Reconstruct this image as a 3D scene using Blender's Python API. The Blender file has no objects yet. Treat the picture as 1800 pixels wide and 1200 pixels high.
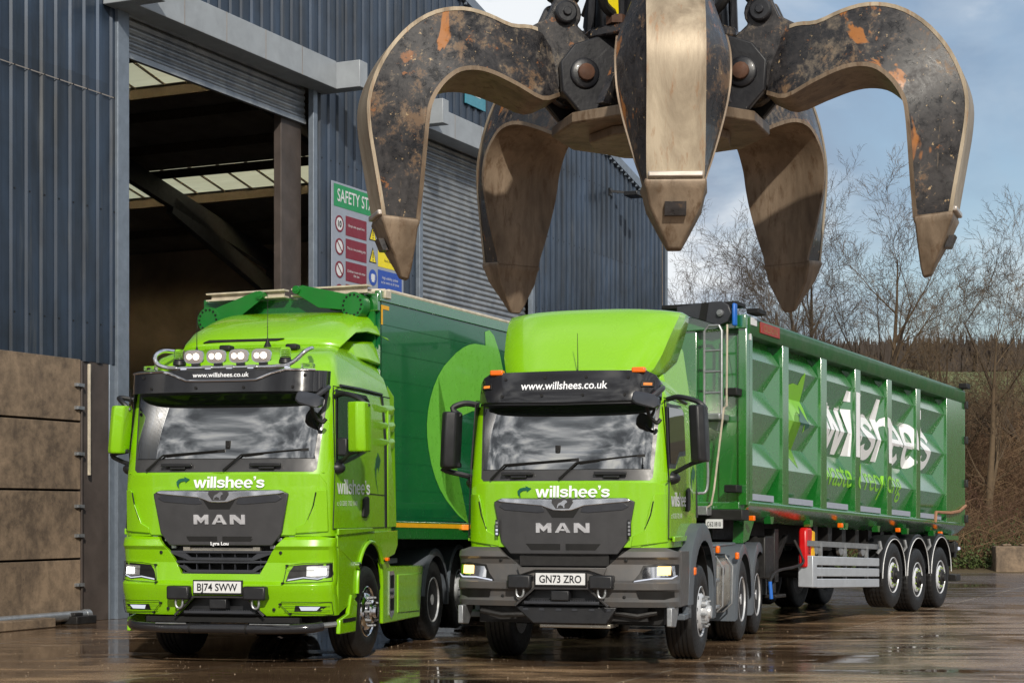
import bpy, bmesh, math, random
from mathutils import Vector, Matrix
R = math.radians
S = bpy.context.scene
COL = S.collection

# ------------------------------------------------------------------ camera
cam_d = bpy.data.cameras.new("camera"); cam = bpy.data.objects.new("camera", cam_d); COL.objects.link(cam)
cam.location = (0, 0, 1.68); cam.rotation_euler = (R(90), 0, 0)
cam_d.sensor_width = 36; cam_d.lens = 62.8; cam_d.shift_y = 0.1667
cam_d.clip_start = 0.1; cam_d.clip_end = 4000
S.camera = cam
# ------------------------------------------------------------------ world
SUN_EL, SUN_AZ = R(30), R(172)      # azimuth of the sun measured from +Y clockwise: behind the camera, left
W = bpy.data.worlds.new("World"); S.world = W; W.use_nodes = True
nt = W.node_tree; nt.nodes.clear()
def wn(t, **k):
    n = nt.nodes.new(t)
    for a, b in k.items(): setattr(n, a, b)
    return n
out = wn('ShaderNodeOutputWorld'); bg = wn('ShaderNodeBackground'); bg.inputs[1].default_value = 0.092
sky = wn('ShaderNodeTexSky', sky_type='NISHITA', sun_disc=False, sun_elevation=SUN_EL, sun_rotation=SUN_AZ, altitude=60, air_density=1.1, dust_density=1.5, ozone_density=1.4)
tc = wn('ShaderNodeTexCoord'); sep = wn('ShaderNodeSeparateXYZ'); nt.links.new(tc.outputs['Generated'], sep.inputs[0])
def math_(op, a, b=None, c=None):
    n = wn('ShaderNodeMath', operation=op)
    for i, v in enumerate((a, b, c)):
        if v is None: continue
        if isinstance(v, (int, float)): n.inputs[i].default_value = v
        else: nt.links.new(v, n.inputs[i])
    return n.outputs[0]
zz = math_('ADD', math_('ABSOLUTE', sep.outputs[2]), 0.30)
cx = math_('DIVIDE', sep.outputs[0], zz); cy = math_('DIVIDE', sep.outputs[1], zz)
cmb = wn('ShaderNodeCombineXYZ'); nt.links.new(cx, cmb.inputs[0]); nt.links.new(cy, cmb.inputs[1])
def wnoise(scale, detail, rough, dist, off):
    mp = wn('ShaderNodeMapping'); mp.inputs[1].default_value = off; nt.links.new(cmb.outputs[0], mp.inputs[0])
    n = wn('ShaderNodeTexNoise'); n.inputs['Scale'].default_value = scale; n.inputs['Detail'].default_value = detail
    n.inputs['Roughness'].default_value = rough; n.inputs['Distortion'].default_value = dist
    nt.links.new(mp.outputs[0], n.inputs['Vector']); return n.outputs[0]
def wramp(fac, stops):
    r = wn('ShaderNodeValToRGB'); cr = r.color_ramp
    while len(cr.elements) < len(stops): cr.elements.new(0.5)
    for e, (p, c) in zip(cr.elements, stops): e.position = p; e.color = (c[0], c[1], c[2], 1)
    nt.links.new(fac, r.inputs[0]); return r.outputs[0]
n1 = wnoise(1.5, 9, 0.56, 0.4, (3.1, 0.4, 0)); n2a = wnoise(2.8, 7, 0.52, 0.3, (7.3, 2.2, 0)); n2b = wnoise(5.5, 6, 0.52, 0.3, (2.3, 5.2, 0))
back = wramp(math_('MULTIPLY_ADD', sep.outputs[1], -0.5, 0.5), [(0.35, (0, 0, 0)), (0.7, (1, 1, 1))])
n2m = wn('ShaderNodeMix', data_type='FLOAT'); nt.links.new(back, n2m.inputs[0]); nt.links.new(n2a, n2m.inputs[2]); nt.links.new(n2b, n2m.inputs[3]); n2 = n2m.outputs[0]
n1 = math_('MULTIPLY_ADD', back, 0.16, n1)
cover = wramp(n1, [(0.34, (0.1, 0.1, 0.1)), (0.54, (1, 1, 1))])
shade = wramp(n2, [(0.37, (1.5, 1.6, 1.75)), (0.48, (3.5, 3.7, 3.9)), (0.58, (8.0, 8.1, 8.2)), (0.66, (12, 11.8, 11))])
shf = wramp(n2, [(0.40, (2.7, 3.4, 4.5)), (0.49, (4.4, 5.1, 6.0)), (0.58, (8.2, 8.5, 8.8))])
shm = wn('ShaderNodeMix', data_type='RGBA'); nt.links.new(back, shm.inputs[0]); nt.links.new(shf, shm.inputs[6]); nt.links.new(shade, shm.inputs[7])
mx = wn('ShaderNodeMix', data_type='RGBA'); nt.links.new(cover, mx.inputs[0]); nt.links.new(sky.outputs[0], mx.inputs[6]); nt.links.new(shm.outputs[2], mx.inputs[7])
nt.links.new(mx.outputs[2], bg.inputs[0]); nt.links.new(bg.outputs[0], out.inputs[0])
sun_d = bpy.data.lights.new("sun", 'SUN'); sun_d.energy = 3.1; sun_d.angle = R(1.2); sun_d.color = (1.0, 0.93, 0.82)
sun = bpy.data.objects.new("sun", sun_d); COL.objects.link(sun)
sdir = Vector((math.sin(SUN_AZ) * math.cos(SUN_EL), math.cos(SUN_AZ) * math.cos(SUN_EL), math.sin(SUN_EL)))
sun.rotation_euler = sdir.to_track_quat('Z', 'Y').to_euler(); sun.location = (0, -10, 20)
S.render.engine = 'CYCLES'
S.view_settings.view_transform = 'Standard'; S.view_settings.look = 'None'; S.view_settings.gamma = 1.0; S.view_settings.exposure = 0.25

# ------------------------------------------------------------------ library
def lin(r, g, b):
    f = lambda c: (c / 255) / 12.92 if c / 255 <= 0.04045 else ((c / 255 + 0.055) / 1.055) ** 2.4
    return (f(r), f(g), f(b), 1)
MATS = {}
class M:
    def __init__(s, name):
        s.m = bpy.data.materials.new(name); s.m.use_nodes = True; s.t = s.m.node_tree; s.t.nodes.clear()
        s.o = s.n('ShaderNodeOutputMaterial'); s.b = s.n('ShaderNodeBsdfPrincipled'); s.l(s.b.outputs[0], s.o.inputs[0]); MATS[name] = s.m
        s.tc = None
    def n(s, t, **k):
        n = s.t.nodes.new(t)
        for a, b in k.items(): setattr(n, a, b)
        return n
    def l(s, a, b): s.t.links.new(a, b)
    def set(s, **k):
        nm = dict(col='Base Color', rough='Roughness', metal='Metallic', ior='IOR', coat='Coat Weight', crough='Coat Roughness', em='Emission Color', es='Emission Strength', spec='Specular IOR Level', trans='Transmission Weight', alpha='Alpha')
        for a, v in k.items():
            i = s.b.inputs[nm[a]]
            if hasattr(v, 'is_linked') or hasattr(v, 'links'): s.l(v, i)
            else: i.default_value = v
        return s
    def co(s, scale=(1, 1, 1), kind='Object', rot=(0, 0, 0), loc=(0, 0, 0)):
        if s.tc is None: s.tc = s.n('ShaderNodeTexCoord')
        mp = s.n('ShaderNodeMapping'); mp.inputs[3].default_value = scale; mp.inputs[2].default_value = rot; mp.inputs[1].default_value = loc
        s.l(s.tc.outputs[kind], mp.inputs[0]); return mp.outputs[0]
    def noise(s, scale, detail=4, rough=0.55, dist=0, vec=None):
        n = s.n('ShaderNodeTexNoise'); n.inputs['Scale'].default_value = scale; n.inputs['Detail'].default_value = detail
        n.inputs['Roughness'].default_value = rough; n.inputs['Distortion'].default_value = dist
        s.l(vec if vec is not None else s.co(), n.inputs['Vector']); return n.outputs[0]
    def ramp(s, fac, stops, interp='LINEAR'):
        r = s.n('ShaderNodeValToRGB'); cr = r.color_ramp; cr.interpolation = interp
        while len(cr.elements) < len(stops): cr.elements.new(0.5)
        for e, (p, c) in zip(cr.elements, stops):
            e.position = p
            e.color = (c, c, c, 1) if isinstance(c, (int, float)) else (c[0], c[1], c[2], 1)
        s.l(fac, r.inputs[0]); return r.outputs[0]
    def mix(s, fac, a, b):
        m = s.n('ShaderNodeMix', data_type='RGBA')
        for v, i in ((fac, 0), (a, 6), (b, 7)):
            if isinstance(v, (int, float, tuple)): m.inputs[i].default_value = v
            else: s.l(v, m.inputs[i])
        return m.outputs[2]
    def mul(s, a, b, op='MULTIPLY'):
        m = s.n('ShaderNodeMath', operation=op)
        for i, v in enumerate((a, b)):
            if isinstance(v, (int, float)): m.inputs[i].default_value = v
            else: s.l(v, m.inputs[i])
        return m.outputs[0]
    def bump(s, h, strength=0.2, dist=0.02):
        b = s.n('ShaderNodeBump'); b.inputs['Strength'].default_value = strength; b.inputs['Distance'].default_value = dist
        s.l(h, b.inputs['Height']); s.l(b.outputs[0], s.b.inputs['Normal']); return s
def paint(name, c, rough=0.28, coat=0.8, dirt=0.25, dirtcol=(90, 84, 70), metal=0.0, orange=0.0):
    """gloss vehicle paint with a light film of road dirt"""
    m = M(name)
    f = m.ramp(m.noise(2.2, 8, 0.68, 0.4), [(0.42, 0.0), (0.78, dirt)])
    g = m.ramp(m.noise(9, 5, 0.6, 0.2, m.co((1, 1, 0.25))), [(0.45, 0.0), (0.8, dirt * 0.7)])
    fac = m.mul(f, g, 'MAXIMUM')
    m.set(col=m.mix(fac, lin(*c), lin(*dirtcol)), metal=metal, coat=coat, crough=0.04, ior=1.5)
    m.set(rough=m.ramp(m.noise(5, 5), [(0.3, rough * 0.8), (0.7, rough * 1.3)]))
    
    if orange: m.bump(m.noise(1.7, 2), orange, 0.05)
    return m.m
def plain(name, c, rough=0.5, metal=0.0, coat=0.0, var=0.12, scale=6, bump=0.0):
    m = M(name); n = m.noise(scale, 6, 0.6, 0.3)
    a = tuple(x * (1 - var) for x in lin(*c)[:3]) + (1,); b = tuple(min(1, x * (1 + var)) for x in lin(*c)[:3]) + (1,)
    m.set(col=m.mix(m.ramp(n, [(0.3, 0.0), (0.7, 1.0)]), a, b), rough=m.ramp(m.noise(scale * 1.7, 4), [(0.3, max(0.02, rough * 0.8)), (0.7, min(1, rough * 1.2))]), metal=metal, coat=coat)
    if bump: m.bump(m.noise(scale * 8, 4), bump, 0.01)
    return m.m

paint('lime', (130, 190, 5), 0.25, 0.7, 0.04, (130, 170, 40))
paint('lime_dirty', (138, 200, 8), 0.3, 0.7, 0.3, (110, 120, 50))
paint('body_green', (22, 108, 36), 0.25, 1.0, 0.16, (60, 92, 50))
paint('rave_green', (20, 84, 34), 0.45, 0.3, 0.6, (62, 80, 56))
paint('box_green', (8, 92, 48), 0.22, 0.7, 0.25, (40, 92, 66))
paint('arm_green', (16, 112, 36), 0.42, 0.3, 0.5, (50, 90, 48))
paint('grey_bumper', (78, 78, 79), 0.42, 0.15, 0.45, (108, 96, 84))
paint('grey_guard', (82, 90, 99), 0.45, 0.2, 0.35, (98, 92, 84))
MATS['body_green'].node_tree.nodes['Principled BSDF'].inputs['Coat IOR'].default_value = 2.7; MATS['body_green'].node_tree.nodes['Principled BSDF'].inputs['Coat Roughness'].default_value = 0.14
MATS['box_green'].node_tree.nodes['Principled BSDF'].inputs['Coat IOR'].default_value = 1.8
plain('black_plastic', (30, 31, 34), 0.42, var=0.25, bump=0.05)
plain('mirror_grey', (48, 50, 56), 0.38, var=0.15, coat=0.2)
plain('grille_grey', (58, 58, 60), 0.38, var=0.12, coat=0.3)
plain('deep_black', (10, 10, 11), 0.6, var=0.3)
plain('rubber', (23, 23, 24), 0.55, var=0.35, scale=14, bump=0.15)
plain('chrome', (225, 225, 228), 0.08, 1.0, var=0.03); plain('chrome_letter', (222, 222, 226), 0.22, 0.6, var=0.25, scale=9, coat=0.5)
plain('alloy', (205, 207, 210), 0.34, 0.4, var=0.1, scale=12); plain('rim_silver', (206, 209, 214), 0.4, 0.15, var=0.1, scale=12)
plain('galv', (160, 163, 166), 0.42, 0.7, var=0.18, scale=10)
plain('guard_alu', (186, 192, 200), 0.35, 0.35, var=0.08)
plain('tank_alu', (176, 170, 158), 0.3, 0.75, var=0.15, scale=5)
plain('white_vinyl', (240, 242, 246), 0.35, coat=0.3, var=0.03)
plain('darkgreen_vinyl', (0, 84, 62), 0.35, coat=0.3, var=0.05)
plain('apple_vinyl', (112, 190, 62), 0.3, coat=0.5, var=0.06)
plain('lime_vinyl', (128, 196, 40), 0.35, coat=0.3, var=0.05)
plain('yellow_tape', (226, 166, 10), 0.4, var=0.08)
plain('plate_white', (214, 216, 218), 0.35, var=0.04)
plain('red_box', (196, 18, 22), 0.35, coat=0.4, var=0.08)
plain('yellow_box', (232, 176, 20), 0.4, var=0.08)
plain('blue_hose', (28, 100, 190), 0.4)
plain('strap', (150, 110, 84), 0.8, var=0.2)
plain('chassis', (28, 27, 27), 0.55, var=0.4, scale=9)
plain('nut_indicator', (120, 140, 62), 0.5); plain('red_bronze', (150, 44, 30), 0.4, var=0.2)
plain('cream_rail', (188, 178, 160), 0.5, var=0.2, scale=9)
plain('sign_green', (30, 140, 84), 0.45, var=0.04); plain('sign_maroon', (122, 24, 44), 0.45, var=0.05); plain('sign_red', (190, 30, 36), 0.45, var=0.05)
plain('sign_yellow', (236, 216, 30), 0.45, var=0.04); plain('sign_blue', (38, 78, 170), 0.45, var=0.04); plain('sign_grey', (150, 158, 172), 0.5, var=0.05)
plain('sign_teal', (70, 140, 160), 0.45, var=0.06); plain('sticker_yellow', (236, 214, 0), 0.4, var=0.1); plain('grit', (120, 104, 84), 0.7, var=0.4); plain('sign_ink', (20, 24, 30), 0.5)
def glass(name, c=(8, 9, 10), ior=2.6, rough=0.015):
    m = M(name); m.set(col=lin(*c), rough=rough, ior=ior)
glass('windscreen', (20, 21, 21), 4.2); glass('side_glass', (10, 11, 12), 1.7)
def lamp(name, c, st):
    m = M(name); m.set(col=(0.05, 0.05, 0.05, 1), rough=0.1, em=lin(*c), es=st)
lamp('lamp_white', (255, 252, 245), 6); lamp('lamp_warm', (255, 206, 120), 3.0); lamp('spot_lens', (255, 236, 220), 0.12); MATS['spot_lens'].node_tree.nodes['Principled BSDF'].inputs['Base Color'].default_value = (0.30, 0.28, 0.27, 1); MATS['spot_lens'].node_tree.nodes['Principled BSDF'].inputs['Metallic'].default_value = 0.6; lamp('spot_bulb', (255, 236, 214), 2.5); lamp('amber_lamp', (255, 140, 20), 0.9); lamp('lamp_soft', (235, 240, 255), 0.7); plain('visor_smoke', (34, 34, 37), 0.12, coat=0.6, var=0.1)
m = M('clear_lens'); m.set(col=(0.9, 0.92, 0.95, 1), rough=0.03, trans=1.0, ior=1.35)
m = M('amber'); m.set(col=lin(240, 110, 10), rough=0.25, coat=0.5)

class MB:
    """collects shapes and links them as ONE mesh object"""
    def __init__(s): s.v = []; s.f = []
    def add(s, v, f):
        o = len(s.v); s.v += [tuple(p) for p in v]; s.f += [tuple(i + o for i in q) for q in f]; return s
    def box(s, x0, x1, y0, y1, z0, z1):
        v = [(x, y, z) for z in (z0, z1) for y in (y0, y1) for x in (x0, x1)]
        return s.add(v, [(0, 2, 3, 1), (4, 5, 7, 6), (0, 1, 5, 4), (2, 6, 7, 3), (0, 4, 6, 2), (1, 3, 7, 5)])
    def bar(s, p0, p1, w, h, up=(0, 0, 1)):
        p0 = Vector(p0); p1 = Vector(p1); d = (p1 - p0).normalized(); u = Vector(up)
        sx = d.cross(u); sx = sx.normalized() if sx.length > 1e-4 else Vector((1, 0, 0)); u = sx.cross(d)
        v = [p + sx * a * w / 2 + u * b * h / 2 for p in (p0, p1) for a, b in ((-1, -1), (1, -1), (1, 1), (-1, 1))]
        return s.add(v, [(3, 2, 1, 0), (4, 5, 6, 7), (0, 1, 5, 4), (1, 2, 6, 5), (2, 3, 7, 6), (3, 0, 4, 7)])
    def prism(s, poly, axis, c0, c1):
        def P(p, c): return {'x': (c, p[0], p[1]), 'y': (p[0], c, p[1]), 'z': (p[0], p[1], c)}[axis]
        n = len(poly); v = [P(p, c0) for p in poly] + [P(p, c1) for p in poly]
        return s.add(v, [tuple(range(n)), tuple(range(2 * n - 1, n - 1, -1))] + [(i, i + n, (i + 1) % n + n, (i + 1) % n) for i in range(n)])
    def tube(s, pts, r, n=8, caps=True):
        pts = [Vector(p) for p in pts]; rr = r if isinstance(r, (list, tuple)) else [r] * len(pts)
        up = None; rings = []
        for i, p in enumerate(pts):
            d = (pts[min(i + 1, len(pts) - 1)] - pts[max(i - 1, 0)]).normalized()
            if up is None: up = d.orthogonal().normalized()
            up = (up - d * up.dot(d)); up = up.normalized() if up.length > 1e-6 else d.orthogonal().normalized()
            q = d.cross(up)
            rings.append([p + (up * math.cos(2 * math.pi * k / n) + q * math.sin(2 * math.pi * k / n)) * rr[i] for k in range(n)])
        v = [x for g in rings for x in g]; f = []
        for i in range(len(pts) - 1):
            for k in range(n): f.append((i * n + k, i * n + (k + 1) % n, (i + 1) * n + (k + 1) % n, (i + 1) * n + k))
        if caps: f += [tuple(range(n - 1, -1, -1)), tuple((len(pts) - 1) * n + k for k in range(n))]
        return s.add(v, f)
    def lathe(s, prof, o=(0, 0, 0), axis='x', n=32, rmod=None):
        """prof: (radius, height) along axis"""
        v = []; f = []
        for j, (r, h) in enumerate(prof):
            for k in range(n):
                t = 2 * math.pi * k / n; q = r - (rmod(j, k) if rmod else 0)
                a, b = q * math.cos(t), q * math.sin(t)
                v.append({'x': (o[0] + h, o[1] + a, o[2] + b), 'y': (o[0] + a, o[1] + h, o[2] + b), 'z': (o[0] + a, o[1] + b, o[2] + h)}[axis])
        for j in range(len(prof) - 1):
            for k in range(n): f.append((j * n + k, j * n + (k + 1) % n, (j + 1) * n + (k + 1) % n, (j + 1) * n + k))
        if prof[0][0] > 1e-5: f.append(tuple(range(n)))
        if prof[-1][0] > 1e-5: f.append(tuple((len(prof) - 1) * n + k for k in range(n)))
        return s.add(v, f)
    def loft(s, secs, closed=True, caps=True):
        n = len(secs[0]); v = [p for q in secs for p in q]; f = []
        for i in range(len(secs) - 1):
            for k in range(n if closed else n - 1): f.append((i * n + k, i * n + (k + 1) % n, (i + 1) * n + (k + 1) % n, (i + 1) * n + k))
        if caps and closed: f += [tuple(range(n - 1, -1, -1)), tuple((len(secs) - 1) * n + k for k in range(n))]
        return s.add(v, f)
    def ball(s, c, r, n=12, sc=(1, 1, 1)):
        prof = [(max(0.001, math.sin(math.pi * i / (n // 2 + 1))) * 1.0, -math.cos(math.pi * i / (n // 2 + 1))) for i in range(n // 2 + 2)]
        o = len(s.v); s.lathe([(p * r, h * r) for p, h in prof], (0, 0, 0), 'z', n)
        for i in range(o, len(s.v)): x = s.v[i]; s.v[i] = (c[0] + x[0] * sc[0], c[1] + x[1] * sc[1], c[2] + x[2] * sc[2])
        return s
    def map(s, fn): s.v = [tuple(fn(*p)) for p in s.v]; return s
    def build(s, name, mat, parent=None, bevel=0.0, smooth=35, recalc=True, seg=2):
        me = bpy.data.meshes.new(name); me.from_pydata(s.v, [], s.f)
        if recalc or bevel:
            bm = bmesh.new(); bm.from_mesh(me)
            if recalc: bmesh.ops.recalc_face_normals(bm, faces=bm.faces)
            bm.to_mesh(me); bm.free()
        return finish(me, name, mat, parent, bevel, smooth, seg)
def finish(me, name, mat, parent=None, bevel=0.0, smooth=35, seg=2):
    me.materials.append(MATS[mat] if isinstance(mat, str) else mat)
    if smooth: me.shade_smooth(); me.set_sharp_from_angle(angle=R(smooth))
    o = bpy.data.objects.new(name, me); COL.objects.link(o)
    if parent is not None: o.parent = parent
    if bevel:
        b = o.modifiers.new('bevel', 'BEVEL'); b.width = bevel; b.segments = seg; b.limit_method = 'ANGLE'; b.angle_limit = R(40); b.harden_normals = False
    return o
def thing(name, label, cat, loc=(0, 0, 0), rz=0.0, group=None):
    o = bpy.data.objects.new(name, None); COL.objects.link(o); o.location = loc; o.rotation_euler = (0, 0, rz); o.empty_display_size = 0.3
    return tag(o, label, cat, group)
def tag(o, label, cat, group=None):
    o['label'] = label; o['category'] = cat
    if group: o['group'] = group
    return o
def struct(o, kind='structure'): o['kind'] = kind; return o
def frange(a, b, st):
    n = max(1, int(round((b - a) / st))); return [a + (b - a) * i / n for i in range(n + 1)]

def sheet(name, outline, mapf, mat, parent, off0=0.0, thick=0.02, cx=(), cz=(), bevel=0.0, smooth=35, polys=None):
    """a plate with a 2-D outline (or several, given in polys) laid over a surface mapf(u, v, offset)"""
    bm = bmesh.new()
    for ol in (polys or [outline]):
        vs = [bm.verts.new((p[0], 0, p[1])) for p in ol]; bm.faces.new(vs)
    cut_bm(bm, cx, cz)
    faces = [[(l.vert.co.x, l.vert.co.z) for l in f.loops] for f in bm.faces]
    idx = {v: i for i, v in enumerate(bm.verts)}
    V = [mapf(v.co.x, v.co.z, off0) for v in bm.verts]; F = [tuple(idx[v] for v in f.verts) for f in bm.faces]
    if thick:
        n = len(V); V2 = [mapf(v.co.x, v.co.z, off0 - thick) for v in bm.verts]
        F2 = [tuple(i + n for i in reversed(f)) for f in F]
        E = [(idx[e.verts[0]], idx[e.verts[1]]) for e in bm.edges if len(e.link_faces) == 1]
        F = F + F2 + [(a, b, b + n, a + n) for a, b in E]; V = V + V2
    bm.free()
    mb = MB(); mb.v = [tuple(v) for v in V]; mb.f = F
    return mb.build(name, mat, parent, bevel, smooth)
def cut_bm(bm, cx, cz):
    for c in cx: bmesh.ops.bisect_plane(bm, geom=bm.verts[:] + bm.edges[:] + bm.faces[:], plane_co=(c, 0, 0), plane_no=(1, 0, 0), dist=1e-5)
    for c in cz: bmesh.ops.bisect_plane(bm, geom=bm.verts[:] + bm.edges[:] + bm.faces[:], plane_co=(0, 0, c), plane_no=(0, 0, 1), dist=1e-5)
def text_faces(txt, width=None, height=None, bold=0.0, spacing=1.0, slant=0.0):
    """returns verts (x, z) and faces of flat text, lower left at 0,0; height is the cap/ascender height"""
    cu = bpy.data.curves.new('t', 'FONT'); cu.body = txt; cu.size = 1; cu.offset = bold; cu.space_character = spacing; cu.resolution_u = 4; cu.shear = slant
    ob = bpy.data.objects.new('t', cu); COL.objects.link(ob); dg = bpy.context.evaluated_depsgraph_get(); dg.update()
    me = bpy.data.meshes.new_from_object(ob.evaluated_get(dg)); bpy.data.objects.remove(ob); bpy.data.curves.remove(cu)
    V = [(v.co.x, v.co.y) for v in me.vertices]; F = [tuple(p.vertices) for p in me.polygons]; bpy.data.meshes.remove(me)
    x0 = min(v[0] for v in V); x1 = max(v[0] for v in V); z1 = max(v[1] for v in V)
    sx = width / (x1 - x0) if width else height / z1; sz = height / z1 if height else sx
    return [((x - x0) * sx, z * sz) for x, z in V], F
def strip_faces(path, hw):
    pts = [Vector((a, b)) for a, b in path]; V = []; 
    for i, q in enumerate(pts):
        d = (pts[min(i + 1, len(pts) - 1)] - pts[max(i - 1, 0)]).normalized(); n = Vector((-d.y, d.x)); h = hw[i] if isinstance(hw, list) else hw
        V += [tuple(q + n * h), tuple(q - n * h)]
    return V, [(2 * i, 2 * i + 1, 2 * i + 3, 2 * i + 2) for i in range(len(pts) - 1)]
def _ell(cx, cz, rx, rz, a0, a1, n=16): return [(cx + rx * math.cos(R(a0 + (a1 - a0) * i / n)), cz + rz * math.sin(R(a0 + (a1 - a0) * i / n))) for i in range(n + 1)]
def glyph(c):
    """bold grotesque letter drawn as flat polygons: list of (verts, faces), advance"""
    poly = lambda q: (q, [tuple(range(len(q)))])
    if c == 'w': return [poly([(0, .72), (.19, .72), (.29, .24), (.40, .72), (.56, .72), (.67, .24), (.77, .72), (.96, .72), (.76, 0), (.58, 0), (.48, .46), (.38, 0), (.20, 0)])], .97
    if c == 'l': return [poly([(.03, 0), (.20, 0), (.20, 1), (.03, 1)])], .235
    if c == 'i': return [poly([(.03, 0), (.20, 0), (.20, .72), (.03, .72)]), poly([(.03, .84), (.20, .84), (.20, 1), (.03, 1)])], .235
    if c == 'h': return [poly([(.03, 0), (.20, 0), (.20, 1), (.03, 1)]), poly([(.20, .62), (.27, .70), (.38, .74), (.50, .72), (.58, .64), (.61, .52), (.61, 0), (.44, 0), (.44, .47), (.41, .56), (.34, .595), (.26, .57), (.20, .49)])], .645
    if c == 'e':
        o = _ell(.33, .36, .315, .38, -8, 318, 30); i = _ell(.33, .36, .15, .235, -8, 318, 30); V = []
        for a, b in zip(o, i): V += [a, b]
        return [(V, [(2 * k, 2 * k + 1, 2 * k + 3, 2 * k + 2) for k in range(30)]), poly([(.185, .31), (.475, .31), (.475, .42), (.185, .42)])], .665
    if c == 's':
        q = smooth_pts([(.535, .50, 0), (.48, .60, 0), (.31, .65, 0), (.15, .60, 0), (.115, .51, 0), (.20, .43, 0), (.33, .385, 0), (.46, .34, 0), (.525, .235, 0), (.46, .12, 0), (.30, .075, 0), (.14, .115, 0), (.085, .225, 0)], 3)
        return [strip_faces([(v.x, v.y) for v in q], .078)], .625
    if c == "'": return [poly([(.03, .84), (.03, 1), (.20, 1), (.20, .82), (.14, .68), (.05, .66), (.11, .78), (.12, .84)])], .21
    if c == 'M': return [poly([(0, 0), (.30, 0), (.30, .50), (.60, .12), (.64, .12), (.94, .50), (.94, 0), (1.24, 0), (1.24, 1), (.92, 1), (.62, .60), (.32, 1), (0, 1)])], 1.52
    if c == 'A': return [poly([(0, 0), (.30, 0), (.62, .74), (.62, 1), (.46, 1)]), poly([(.62, 1), (.62, .74), (.94, 0), (1.24, 0), (.78, 1)]), poly([(.40, .20), (.84, .20), (.76, .38), (.48, .38)])], 1.52
    if c == 'N': return [poly([(0, 0), (.30, 0), (.30, .56), (.84, 0), (1.24, 0), (1.24, 1), (.94, 1), (.94, .42), (.40, 1), (0, 1)])], 1.3
def drawn_text(txt, width, height):
    V, F, x = [], [], 0.0
    for c in txt:
        parts, adv = glyph(c)
        for v, f in parts: o = len(V); V += [(a + x, b) for a, b in v]; F += [tuple(i + o for i in q) for q in f]
        x += adv
    w = max(v[0] for v in V); x0 = min(v[0] for v in V)
    return [((a - x0) * width / (w - x0), b * height) for a, b in V], F
def text_on(name, txt, mapf, mat, parent, u, v, width=None, height=None, off=0.004, bold=0.0, spacing=1.0, cx=(), cz=(), clip=None, center=False, thick=0.0, flip=False, slant=0.0):
    V, F = drawn_text(txt, width, height) if txt in ("willshee's", 'MAN') else text_faces(txt, width, height, bold, spacing, slant)
    w = max(p[0] for p in V)
    if center: u = u - w / 2
    bm = bmesh.new(); vs = [bm.verts.new((u + p[0], 0, v + p[1])) for p in V]
    for f in F:
        try: bm.faces.new([vs[i] for i in f])
        except ValueError: pass
    bmesh.ops.triangulate(bm, faces=bm.faces[:])
    cut_bm(bm, cx, cz)
    return flat_bm(name, bm, mapf, mat, parent, off, thick)
def flat_bm(name, bm, mapf, mat, parent, off, thick=0.0):
    idx = {v: i for i, v in enumerate(bm.verts)}
    V = [tuple(mapf(v.co.x, v.co.z, off)) for v in bm.verts]; F = [tuple(idx[v] for v in f.verts) for f in bm.faces]
    if thick:
        n = len(V); V += [tuple(mapf(v.co.x, v.co.z, off - thick)) for v in bm.verts]
        E = [(idx[e.verts[0]], idx[e.verts[1]]) for e in bm.edges if len(e.link_faces) == 1]
        F += [(a, b, b + n, a + n) for a, b in E]
    bm.free(); mb = MB(); mb.v = V; mb.f = F
    return mb.build(name, mat, parent, 0, 30, recalc=bool(thick))
def arc(cx, cz, r, a0, a1, n=10, rz=None):
    return [(cx + r * math.cos(R(a0 + (a1 - a0) * i / n)), cz + (rz or r) * math.sin(R(a0 + (a1 - a0) * i / n))) for i in range(n + 1)]
def smooth_pts(pts, per=4):
    """Catmull-Rom through points"""
    P = [Vector(p) for p in pts]; P = [P[0] * 2 - P[1]] + P + [P[-1] * 2 - P[-2]]; o = []
    for i in range(1, len(P) - 2):
        for k in range(per):
            t = k / per; a, b, c, d = P[i - 1:i + 3]
            o.append(0.5 * ((2 * b) + (c - a) * t + (2 * a - 5 * b + 4 * c - d) * t * t + (3 * b - a - 3 * c + d) * t ** 3))
    return o + [P[-2]]
# ------------------------------------------------------------------ ground
BX, BY, BT = -7.386, 25.785, 0.4333      # shed frame: x = out of the facade, y = along it
def shed_pt(l, s, z): return (BX + l * math.cos(BT) + s * math.sin(BT), BY - l * math.sin(BT) + s * math.cos(BT), z)
m = M('wet_concrete')
co = m.co(kind='Object'); rotd = m.co(rot=(0, 0, 0.08), scale=(0.3, 1, 1)); rb = m.co(rot=(0, 0, BT))
big = m.noise(0.16, 6, 0.6, 0.8); streak = m.noise(1.6, 7, 0.65, 0.3, rotd); fine = m.noise(14, 8, 0.7, 0.2); fine2 = m.noise(60, 4, 0.7)
c1 = m.mix(m.ramp(streak, [(0.30, 0.0), (0.68, 1.0)]), lin(98, 74, 56), lin(176, 146, 114))
c2 = m.mix(m.ramp(fine, [(0.35, 0.0), (0.75, 0.6)]), c1, lin(86, 74, 62))
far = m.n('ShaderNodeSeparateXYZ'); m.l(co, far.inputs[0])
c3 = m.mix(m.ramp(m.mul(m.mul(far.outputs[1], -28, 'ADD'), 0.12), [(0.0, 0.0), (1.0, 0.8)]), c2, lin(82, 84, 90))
spk = m.n('ShaderNodeTexVoronoi'); spk.inputs['Scale'].default_value = 5.5; m.l(co, spk.inputs['Vector'])
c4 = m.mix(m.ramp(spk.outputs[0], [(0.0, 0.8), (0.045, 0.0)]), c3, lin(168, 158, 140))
br = m.n('ShaderNodeTexBrick', offset=0.0); br.inputs['Scale'].default_value = 1; br.inputs['Mortar Size'].default_value = 0.02
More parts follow.
